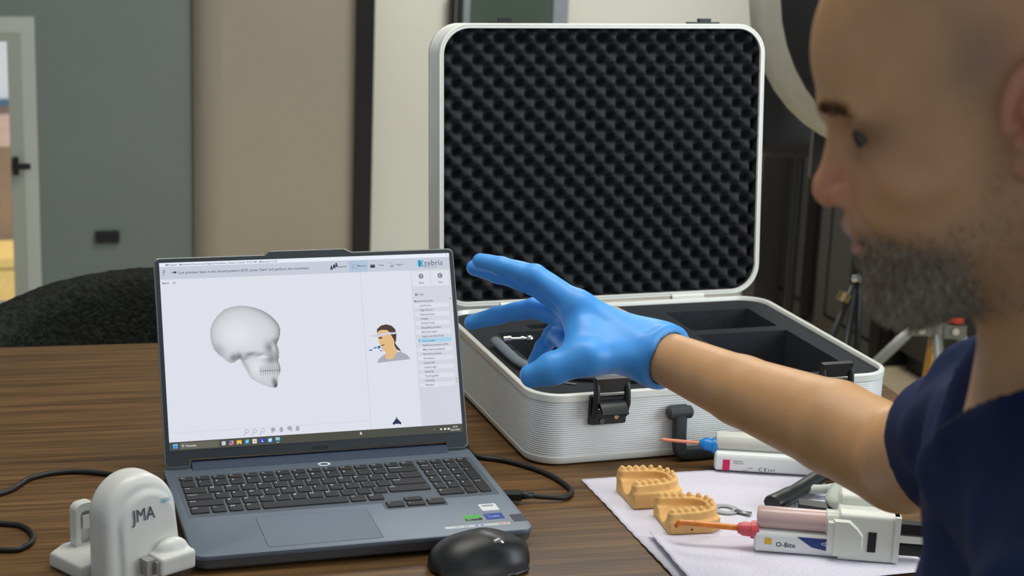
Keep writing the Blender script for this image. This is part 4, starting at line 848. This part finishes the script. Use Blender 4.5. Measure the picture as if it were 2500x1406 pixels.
for k in range(8): a = k*math.pi/4+.2; d_ = e1*math.cos(a)+e2*math.sin(a); b.tube([c0-o_+ax_*.12+d_*.292, c0-o_+ax_*.205+d_*.23, c0-o_+ax_*.315+d_*.06], .004, 6)
b.build('ribs', m_black, sb)
MB().box((-.125, .17, .86), (.095, .04, .125)).build('bracket', m_black, sb)
MB().tube([c0-o_+ax_*.28+Vector((0, 0, -.05)), (-.01, .10, .95), (-.05, .165, .60)], .010, 12).build('pole', m_black, sb, smooth=True)
hub = Vector((-.05, .165, .60))
MB().cyl(hub-Vector((0, 0, .03)), hub+Vector((0, 0, .03)), .02, 16).build('hub', m_black, sb, ang=40)
for f_ in ((-.27, .02, 0), (-.20, -.30, 0), (.02, .36, 0)): MB().cyl(hub, f_, .0075, 10).build('leg', mat('dark_stand_metal', (40, 44, 44), .35, metal=.6), sb, smooth=True)
MB().cyl((-.062, .150, .585), (-.052, .140, .59), .010, 12).build('chrome_knob', mat('chrome', (220, 220, 220), .15, metal=1), sb, ang=40)
MB().cyl((-.075, .156, .552), (-.083, .152, .535), .015, 12).build('brass_collar', mat('brass', (170, 150, 110), .3, metal=1), sb, ang=40)
bag = empty('black_backdrop_bag', (.74, 4.25, 0), .3, 'black fabric bag hanging behind the case lid at right', 'bag')
V, F = sdf_mesh(lambda P: s_box(P, (-.02, 0, .965), (.16, .06, .22), .05)+.004*np.sin(P[:, 0]*40+P[:, 2]*25), (-.22, -.1, .70), (.2, .1, 1.24), .014); link_mesh('bag_body', np_mesh(V, F), mat('navy_black_nylon', (18, 20, 26), .55, noise=.2), bag)
MB().tube(spline([(-.1, .03, 1.17), (-.06, .05, 1.4), (.02, .05, 1.4), (.06, .03, 1.17)], 6), .008, 8).build('strap', m_black, bag, smooth=True)
MB().cyl((-.02, .08, 0), (-.02, .08, 1.9), .012, 10).build('stand_pole', m_black, bag)
MB().box((-.02, .08, .01), (.36, .30, .02)).build('stand_base', m_black, bag)
tp = empty('camera_tripod', (.958, 3.859, 0), 0, 'small tripod with gold centre column and red caps by the wardrobe', 'tripod')
MB().cyl((.014, .02, .56), (-.024, -.012, .10), .0115, 14).build('centre_column', mat('gold_anodised', (204, 150, 70), .3, metal=.6), tp, smooth=True)
MB().cyl((0, 0, .415), (.003, .003, .452), .030, 16).box((-.038, -.012, .436), (.05, .035, .03)).box((.038, -.012, .432), (.05, .035, .03)).build('hub', mat('grey_cast_metal', (120, 120, 112), .4, metal=.5), tp, ang=40)
for s_ in (-1, 1):
    MB().cyl((s_*.042, -.012, .452), (s_*.042, -.012, .460), .017, 14).build('red_cap', mat('red_cap', (186, 62, 40), .4), tp, ang=40)
    MB().cyl((s_*.038, -.030, .435), (s_*.038, -.036, .435), .008, 12).build('bolt', mat('chrome', (220, 220, 220), .15, metal=1), tp)
for a, f_ in (((-.05, -.01, .435), (-.31, .26, .0)), ((.05, -.01, .43), (.343, .366, .0)), ((0, -.02, .42), (.02, -.33, 0))):
    MB().cyl(a, f_, .013, 12, r1=.009).build('leg', mat('satin_grey_metal', (150, 152, 146), .35, metal=.6), tp, smooth=True)

# ================================================================ person
HO = vec(.2946, 1.0522, 1.341); psi, ptc = .26, .31
hf = vec(-math.cos(psi)*math.cos(ptc), math.sin(psi)*math.cos(ptc), -math.sin(ptc)); hl = vec(-math.sin(psi), -math.cos(psi), 0); hu = np.cross(hf, hl)
RH_ = np.stack([hf, hl, hu], 1)                       # head axes: forward, left, up
def toH(P): return (P-HO)@RH_
def frH(q): return HO+np.asarray(q, float)@RH_.T
J = {'w': (0.1482, 1.7291, 0.9767), 'cuff': (0.1663, 1.7173, 0.9732), 'e': (0.3526, 1.4941, 0.9549), 'idx0': (0.0694, 1.7403, 1.0196), 'idx1': (0.0226, 1.7632, 1.0446), 'idx2': (-0.0115, 1.7806, 1.0484), 'idx3': (-0.0343, 1.7919, 1.0499), 'mid0': (0.0650, 1.7617, 1.0093), 'mid1': (0.0203, 1.7888, 1.0292), 'mid2': (-0.0143, 1.8044, 1.0345), 'mid3': (-0.0406, 1.8159, 1.0367), 'ri0': (0.0644, 1.7800, 0.9954), 'ri1': (0.0224, 1.8059, 0.9981), 'ri2': (-0.0140, 1.8138, 0.9864), 'ri3': (-0.0412, 1.8168, 0.9767), 'pi0': (0.0684, 1.7924, 0.9800), 'pi1': (0.0461, 1.8044, 0.9712), 'pi2': (0.0349, 1.7954, 0.9576), 'pi3': (0.0268, 1.7864, 0.9442), 'th0': (0.1222, 1.7134, 0.9794), 'th1': (0.0781, 1.6919, 0.9807), 'th2': (0.0439, 1.6886, 0.9683), 'th3': (0.0239, 1.6918, 0.9592)}
J = {k: vec(*v) for k, v in J.items()}
SHO = vec(.368, 1.25, 1.070); NB = vec(.352, 1.065, 1.180)
tf_ = vec(-.968, .25, 0); tl_ = vec(-.25, -.968, 0)
LSH = NB+tl_*.20-tf_*.02-vec(0, 0, .08)
PR = vec(.42, 1.05, 0)
pe = empty('person', PR, 0, 'bald bearded person in a navy scrub top reaching out a blue gloved hand', 'person')
def f_head(P):
    q = toH(P); y = np.abs(q[:, 1]); m = np.stack([q[:, 0], y, q[:, 2]], 1)
    d = s_ell(q, (-.010, 0, .055), (.104, .078, .092)); d = smin(d, s_ell(q, (.050, 0, .042), (.0605, .060, .058)), .03)
    d = smin(d, s_ell(q, (.044, 0, -.030), (.064, .056, .080)), .03); d = smin(d, s_ell(m, (.056, .042, -.022), (.032, .026, .022)), .014)
    d = smin(d, s_cone(m, (.000, .047, -.046), (.076, .016, -.094), .0185, .018), .022); d = smin(d, s_sphere(q, (.0895, 0, -.093), .0195), .018)
    d = smin(d, s_ell(q, (.090, 0, -.058), (.023, .030, .028)), .014)
    d = smin(d, s_cone(m, (.1030, .010, .0235), (.083, .050, .0235), .0100, .0095), .007)
    d = smax(d, -s_ell(m, (.110, .038, .004), (.026, .024, .0150)), .008)
    d = smin(d, s_cone(q, (.0995, 0, .012), (.1160, 0, -.022), .0070, .0090), .009)
    d = smin(d, s_sphere(q, (.1178, 0, -.0275), .0112), .006); d = smin(d, s_ell(m, (.1060, .0130, -.0310), (.0115, .0072, .0085)), .004)
    d = smax(d, -s_ell(m, (.112, .0065, -.0405), (.006, .0035, .004)), .002)
    d = smin(d, s_cone(m, (.1105, .0, -.0515), (.096, .024, -.0590), .0060, .003), .004); d = smin(d, s_cone(m, (.1070, 0, -.0680), (.094, .022, -.0635), .0060, .003), .004)
    d = smax(d, -s_ell(m, (.110, .006, -.0608), (.012, .022, .0014)), .002)
    d = smin(d, s_sphere(m, (.0800, .0365, .006), .0133), .002)            # lids
    d = smax(d, -s_ell(m, (.0945, .0410, .0045), (.012, .0150, .0048)), .0014)
    d = smax(d, -s_cone(m, (.108, .022, -.034), (.092, .034, -.062), .0030, .0026), .006)      # fold beside nose
    d = smin(d, s_ell(q, (.084, 0, -.098), (.024, .030, .0165)), .012)      # chin beard volume
    # ears
    eq = np.stack([(m[:, 0]+.014)*math.cos(.25)+(m[:, 2]-.000)*math.sin(.25), m[:, 1]-.080-.35*np.clip(-(m[:, 0]+.012), -.02, .03), -(m[:, 0]+.014)*math.sin(.25)+m[:, 2]], 1)
    ear = s_ell(eq, (0, 0, 0), (.0185, .0065, .0320)); rimp = [vec(.0175*math.cos(a), .005, .0305*math.sin(a)) for a in np.linspace(-.3, 4.0, 12)]
    ear = smin(ear, chain(eq, rimp, [.0050]*12, .001), .002); ear = smax(ear, -s_ell(eq, (.003, .0095, -.003), (.0115, .0120, .0190)), .002); ear = smin(ear, s_sphere(eq, (.0135, .002, -.006), .0052), .003); ear = smin(ear, s_ell(eq, (.006, .0, -.031), (.009, .005, .009)), .004)
    d = smin(d, ear, .004)
    d = smin(d, s_cone(P, frH((-.022, 0, -.035)), NB, .053, .058), .03)
    return d
def f_arm(P):
    E, W = J['e'], J['w']; m1 = E+(W-E)*.25+vec(0, 0, .004)
    d = chain(P, [SHO, (SHO+E)/2, E, m1, E+(W-E)*.62, W, W+(J['mid0']-W)*.55], [.047, .0435, .0455, .0435, .034, .0255, .024], .006)
    return d
def f_torso(P, g=0):
    r = P-vec(.405, 1.085, .88); q = np.stack([r@tf_, r@tl_, r[:, 2]], 1)
    d = s_ell(q, (.01, 0, .0), (.118+g, .185+g, .315+g)); d = smin(d, s_cone(P, SHO, NB-vec(0, 0, .060), .048+g, .056+g), .05); return smin(d, s_cone(P, LSH, NB-vec(0, 0, .055), .055+g, .064+g), .05)
def f_body(P): return smin(smin(f_head(P), f_torso(P, -.012), .025), f_arm(P), .012)
V, F = sdf_mesh(f_body, (-.0, .72, .62), (.58, 1.80, 1.52), .0027)
q = toH(V); ax0, ay, az = q[:, 0], np.abs(q[:, 1]), q[:, 2]
sst = lambda a, b_, x: np.clip((x-a)/(b_-a), 0, 1)**2*(3-2*np.clip((x-a)/(b_-a), 0, 1))
head_m = sst(1.10, 1.18, V[:, 2])*(V[:, 1] < 1.3)
L3 = lambda c: np.array(lin(c)[:3])
tint = np.repeat(L3((194, 148, 102))[None], len(V), 0)
def mixc(m, c):
    global tint
    tint = tint*(1-m[:, None])+L3(c)[None]*m[:, None]
mixc(head_m, (192, 144, 101))
mixc(.55*head_m*np.exp(-((ax0-.112)/.022)**2-((az+.026)/.02)**2-(ay/.03)**2), (196, 112, 96))                   # nose
mixc(.6*head_m*sst(.070, .082, ay)*np.exp(-((ax0+.012)/.03)**2-(az/.05)**2), (206, 118, 92))                       # ear
mixc(.45*head_m*np.exp(-((ax0-.06)/.03)**2-((ay-.045)/.02)**2-((az+.02)/.02)**2), (190, 118, 92))                   # cheek
mixc(.85*head_m*np.exp(-((ax0-.082)/.030)**2-((ay-.040)/.022)**2-((az-.006)/.0115)**2), (92, 66, 50))                  # lids, with eye-socket and brow shade painted into the skin colour
mixc(.30*head_m*sst(.055, .09, az)*sst(.07, .02, ax0), (128, 116, 102))                                             # shaved scalp
mixc(.55*head_m*np.exp(-((ax0-.012)/.022)**2-((az-.040)/.028)**2)*sst(.05, .065, ay), (100, 90, 80))
line = np.interp(ax0, [-.02, .01, .030, .055, .08, .10, .13], [.02, .010, -.040, -.060, -.054, -.047, -.045])
beard = head_m*sst(.016, -.022, az-line)*sst(-.135, -.115, az)*sst(-.030, -.012, ax0)
lips = np.exp(-((az+.0600)/.0075)**4)*sst(.082, .094, ax0)*sst(.026, .020, ay)
beard = beard*(1-.9*lips)
dens = beard*np.clip(.36+.9*sst(.03, .07, ax0)*sst(-.040, -.065, az), 0, 1)
mixc(dens*.75, (86, 71, 57)); mixc(beard*.6*np.exp(-((ax0-.085)/.03)**2-((az+.105)/.02)**2), (128, 120, 110)); mixc(head_m*lips*.8, (158, 92, 82))
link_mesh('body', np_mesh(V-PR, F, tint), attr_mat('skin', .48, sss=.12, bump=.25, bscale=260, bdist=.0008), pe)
# beard and eyebrow hair
N_ = vnormals(V, F)
def hair(name, pts, nrm, lens, dirs, cols, wd=.00035):
    V2, F2, C2 = [], [], []
    for p, n_, l_, d_, c_ in zip(pts, nrm, lens, dirs, cols):
        t = n_*.45+d_; t /= np.linalg.norm(t); s_ = np.cross(t, n_); s_ /= max(np.linalg.norm(s_), 1e-6); k = len(V2)
        p = p-n_*.0006; mid = p+t*l_*.5+n_*l_*.06; V2 += [p-s_*wd, p+s_*wd, mid+s_*wd*.8, mid-s_*wd*.8, p+t*l_]; F2 += [(k, k+1, k+2, k+3), (k+3, k+2, k+4)]; C2 += [c_]*5
    me = mesh(np.array(V2)-PR, F2); at = me.attributes.new('tint', 'FLOAT_COLOR', 'POINT'); at.data.foreach_set('color', np.concatenate([np.array(C2), np.ones((len(C2), 1))], 1).astype(np.float32).ravel())
    o = link_mesh(name, me, HAIRM, pe); o['kind'] = 'stuff'; return o
HAIRM = attr_mat('hair_strands', .6)
ib = np.where(dens > .22)[0]; pw = dens[ib]**2.2; ib = rng.choice(ib, 9500, p=pw/pw.sum()); sk_ = np.clip((dens[ib]-.3)/.5, 0, 1)[:, None] 
pts = V[ib]+rng.normal(0, .0012, (len(ib), 3))*(1-np.abs(N_[ib])*.8); qq = toH(pts)
chin = np.clip(np.exp(-((qq[:, 0]-.08)/.035)**2-((qq[:, 2]+.10)/.03)**2)*1.3, 0, 1)
lens = .0018+.0014*sk_[:, 0]+.0040*chin+rng.random(len(ib))*.0025
dirs = np.stack([-.15+.35*chin, .15*np.sign(qq[:, 1]), -np.ones(len(ib))], 1)@RH_.T+rng.normal(0, .28, (len(ib), 3))
w_ = rng.random((len(ib), 1))**1.6*.85+.15*chin[:, None]; cols = L3((90, 71, 53))*(1-w_)+L3((186, 172, 154))*w_; cols = cols*(.25+.75*sk_)+L3((150, 118, 88))*(.75-.75*sk_)
hair('beard', pts, N_[ib], lens, dirs, cols)
brow = head_m*np.exp(-((az-(.0255-.20*np.maximum(ay-.04, 0)))/.0036)**2)*sst(.012, .030, ay)*sst(.060, .050, ay)*(ax0 > .06)
ib = np.where(brow > .15)[0]; ib = rng.choice(ib, 1000, p=brow[ib]/brow[ib].sum()); pts = V[ib]+rng.normal(0, .001, (len(ib), 3)); qq = toH(pts)
dirs = np.stack([-.5*np.ones(len(ib)), np.sign(qq[:, 1])*1.0, .1*np.ones(len(ib))], 1)@RH_.T+rng.normal(0, .2, (len(ib), 3))
hair('eyebrows', pts, N_[ib], np.full(len(ib), .0055), dirs, np.repeat(L3((124, 96, 72))[None], len(ib), 0), .0004)
for s_ in (-1, 1):
    c = Vector(frH((.0800, s_*.0365, .006))-PR); b = MB(); n = 16
    g = [[c+Vector(RH_@(vec(math.cos(ph), math.sin(ph)*math.cos(a), math.sin(ph)*math.sin(a))*.0124)) for a in [2*math.pi*k/n for k in range(n)]] for ph in [.02+.18*k for k in range(15)]]
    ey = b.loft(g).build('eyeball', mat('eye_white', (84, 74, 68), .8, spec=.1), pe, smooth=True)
    b = MB(); gz = vec(.93, .0, -.36); RHg = RH_
    t = vec(.95, 0, -.25); t /= np.linalg.norm(t); s1 = np.cross(t, vec(0, 0, 1)); s1 /= np.linalg.norm(s1); s2 = np.cross(s1, t)
    b.loft([[c+Vector(RH_@(t*h_+(s1*math.cos(a)+s2*math.sin(a))*r_)) for a in [2*math.pi*k/n for k in range(n)]] for h_, r_ in ((.0104, .0070), (.0120, .0048), (.0129, .001))]).build('iris', mat('iris_dark', (34, 32, 32), .7, spec=.1), ey, smooth=True)
# scrub top
HEM = SHO+(J['e']-SHO)*.41
hd_ = (J['e']-SHO)/np.linalg.norm(J['e']-SHO)
def f_shirt(P):
    g = .010; fold = .0035*np.sin(P[:, 2]*55+P[:, 0]*70+2*np.sin(P[:, 1]*30))+.0025*np.sin(P[:, 0]*110-P[:, 2]*40+P[:, 1]*25)
    d = f_torso(P, g); sl = s_cone(P, SHO-hd_*.02, HEM+hd_*.05, .060, .061); t = (P-HEM)@hd_
    sl = smax(sl, t, .003); inner = np.maximum(s_cone(P, HEM-hd_*.03, HEM+hd_*.06, .0505, .0505), -(t+.012)); sl = np.maximum(sl, -inner)
    d = smin(d, sl, .03)+fold*np.clip(.25-(t)*9, .25, 1)
    r = P-NB; q0 = r@tf_; q1 = r@tl_
    col_ = s_cone(P, NB-vec(0, 0, .05), frH((-.02, 0, -.02)), .066, .068); vee = np.maximum(np.abs(q1)-.052-.75*(r[:, 2]+.03), np.maximum(-q0, -(r[:, 2]+.10)))
    d = np.maximum(d, -np.minimum(col_, vee-0)); return np.maximum(d, .60-P[:, 2])
V, F = sdf_mesh(f_shirt, (.14, .72, .56), (.62, 1.56, 1.24), .0045); 
m_nv = mat('navy_scrub_cotton', (16, 33, 73), .8, noise=.12, nscale=40, bump=.25, bscale=900, bdist=.0006, spec=.2)
link_mesh('scrub_top', np_mesh(V-PR, F), m_nv, pe)
# trousers, shoes (below the picture) and stool
hipR, hipL = vec(.46, 1.20, .56), vec(.42, 1.00, .56); kn = [vec(.08, 1.34, .56), vec(.03, 1.02, .56)]
def f_tr(P):
    d = smin(s_ell(P, (.44, 1.10, .60), (.14, .19, .13)), 1+0*P[:, 0], .01)
    for h_, k_ in zip((hipR, hipL), kn): d = smin(d, chain(P, [h_, k_, k_+vec(.06, 0, -.44)], [.085, .062, .05], .03), .04)
    return np.maximum(d, .09-P[:, 2])
V, F = sdf_mesh(f_tr, (-.06, .82, .05), (.62, 1.46, .75), .012); link_mesh('trousers', np_mesh(V-PR, F), m_nv, pe)
for k_ in kn:
    c = k_+vec(.06, 0, -.44)
    V, F = sdf_mesh(lambda P: np.maximum(smin(s_ell(P, c+vec(-.06, 0, -.075), (.14, .05, .05)), s_ell(P, c+vec(.0, 0, -.05), (.055, .048, .07)), .03), .002-P[:, 2]), c-vec(.24, .08, .14), c+vec(.12, .08, .06), .008); link_mesh('shoe', np_mesh(V-PR, F), mat('white_shoe', (210, 210, 208), .6, noise=.05), pe)
st = empty('stool', (.44, 1.10, 0), 0, 'round black stool under the seated person', 'stool')
MB().loft(prism([(.17*math.cos(k*math.pi/16), .17*math.sin(k*math.pi/16)) for k in range(32)], .42, .478, .015, 3)).build('seat', mat('black_vinyl', (24, 24, 26), .5), st, ang=50)
MB().cyl((0, 0, .05), (0, 0, .42), .025, 16).build('column', mat('chrome', (220, 220, 220), .15, metal=1), st, smooth=True)
for k in range(5): a = k*2*math.pi/5; MB().tube([(0, 0, .07), (.24*math.cos(a), .24*math.sin(a), .045), (.25*math.cos(a), .25*math.sin(a), 0)], [.02, .014, .012], 8).build('foot', m_black, st)
# blue glove on the right hand
gl_in = .0012
cu0 = J['w']+(J['cuff']-J['w'])*-.6; cud = (J['e']-J['w'])/np.linalg.norm(J['e']-J['w']); CUF = J['w']+cud*.015
def f_glove(P):
    d = None
    for nm, rs_ in (('idx', (.0140, .0112, .0098, .0085)), ('mid', (.0140, .0112, .0100, .0086)), ('ri', (.0135, .0106, .0094, .0082)), ('pi', (.0125, .0094, .0084, .0075))):
        c = chain(P, [J[nm+str(k)] for k in range(4)], rs_, .004); d = c if d is None else smin(d, c, .004)
    palm = None
    for nm, r0, r1 in (('idx0', .0240, .0145), ('mid0', .0245, .0150), ('ri0', .0240, .0145), ('pi0', .0230, .0135)):
        c = s_cone(P, J['w'], J[nm], r0, r1); palm = c if palm is None else smin(palm, c, .012)
    d = smin(d, palm, .010)
    th = chain(P, [J['w']+(J['th0']-J['w'])*.4, J['th0'], J['th1'], J['th2'], J['th3']], [.021, .0200, .0178, .0152, .0125], .008)
    d = smin(d, th, .014)
    d = smin(d, chain(P, [vec(.0646, 1.7396, 1.0049), vec(.0722, 1.7152, .9906), vec(.0648, 1.6968, .9795)], [.0120, .0115, .0125], .006), .014)   # thumb web
    d = smin(d, s_cone(P, J['w']+vec(-.012, -.004, .004), vec(.0790, 1.7200, .9930), .0235, .0185), .016); d = smin(d, s_cone(P, J['pi1'], vec(.0648, 1.7080, .9795), .0085, .0090), .008)
    t = (P-J['w'])@cud
    sv = P-J['w']; ang = np.arctan2(sv[:, 2], sv@vec(.6, .8, 0))
    cuff = s_cone(P, J['w']-cud*.012, CUF+cud*.03, .0285, .0345)+.0030*np.sin(ang*4+t*150)*sst(-.04, .0, t)+.0014*np.sin(t*380+ang*3)*sst(-.01, .02, t)
    cuff = smax(cuff, (P-CUF)@cud, .002)
    rimq = np.hypot(np.hypot(*(np.stack([sv@np.cross(cud, vec(0, 0, 1))/np.linalg.norm(np.cross(cud, vec(0, 0, 1))), sv@np.cross(np.cross(cud, vec(0, 0, 1)), cud)/np.linalg.norm(np.cross(cud, vec(0, 0, 1)))])))-.0322, (P-CUF)@cud+.001)-.0022
    cuff = smin(cuff, rimq, .002)
    d = smin(d, cuff, .012)
    inn_ = np.maximum(s_cone(P, CUF-cud*.014, CUF+cud*.04, .0262, .0300), -((P-CUF)@cud+.014))
    d = np.maximum(d, -inn_)
    return d+.0005*np.sin(P[:, 0]*160+P[:, 2]*130)*np.sin(P[:, 1]*140)
V, F = sdf_mesh(f_glove, (-.07, 1.62, .91), (.24, 1.86, 1.09), .0017)
link_mesh('glove', np_mesh(V-PR, F), mat('blue_nitrile', (70, 158, 240), .45, noise=.06, nscale=40, bump=.12, bscale=120, bdist=.001, sss=.0), pe)

# ---------------------------------------------------------------- put each root at the base of its thing
bpy.context.view_layer.update()
for o in list(COL.objects):
    if o.type == 'EMPTY' and o.parent is None and o.location.length < 1e-6:
        inv = o.matrix_world.inverted(); ps = [inv @ c.matrix_world @ Vector(k) for c in o.children for k in c.bound_box]
        s_ = Vector(((min(p.x for p in ps)+max(p.x for p in ps))/2, (min(p.y for p in ps)+max(p.y for p in ps))/2, min(p.z for p in ps)))
        for c in o.children: c.location -= s_
        o.location = o.matrix_world @ s_
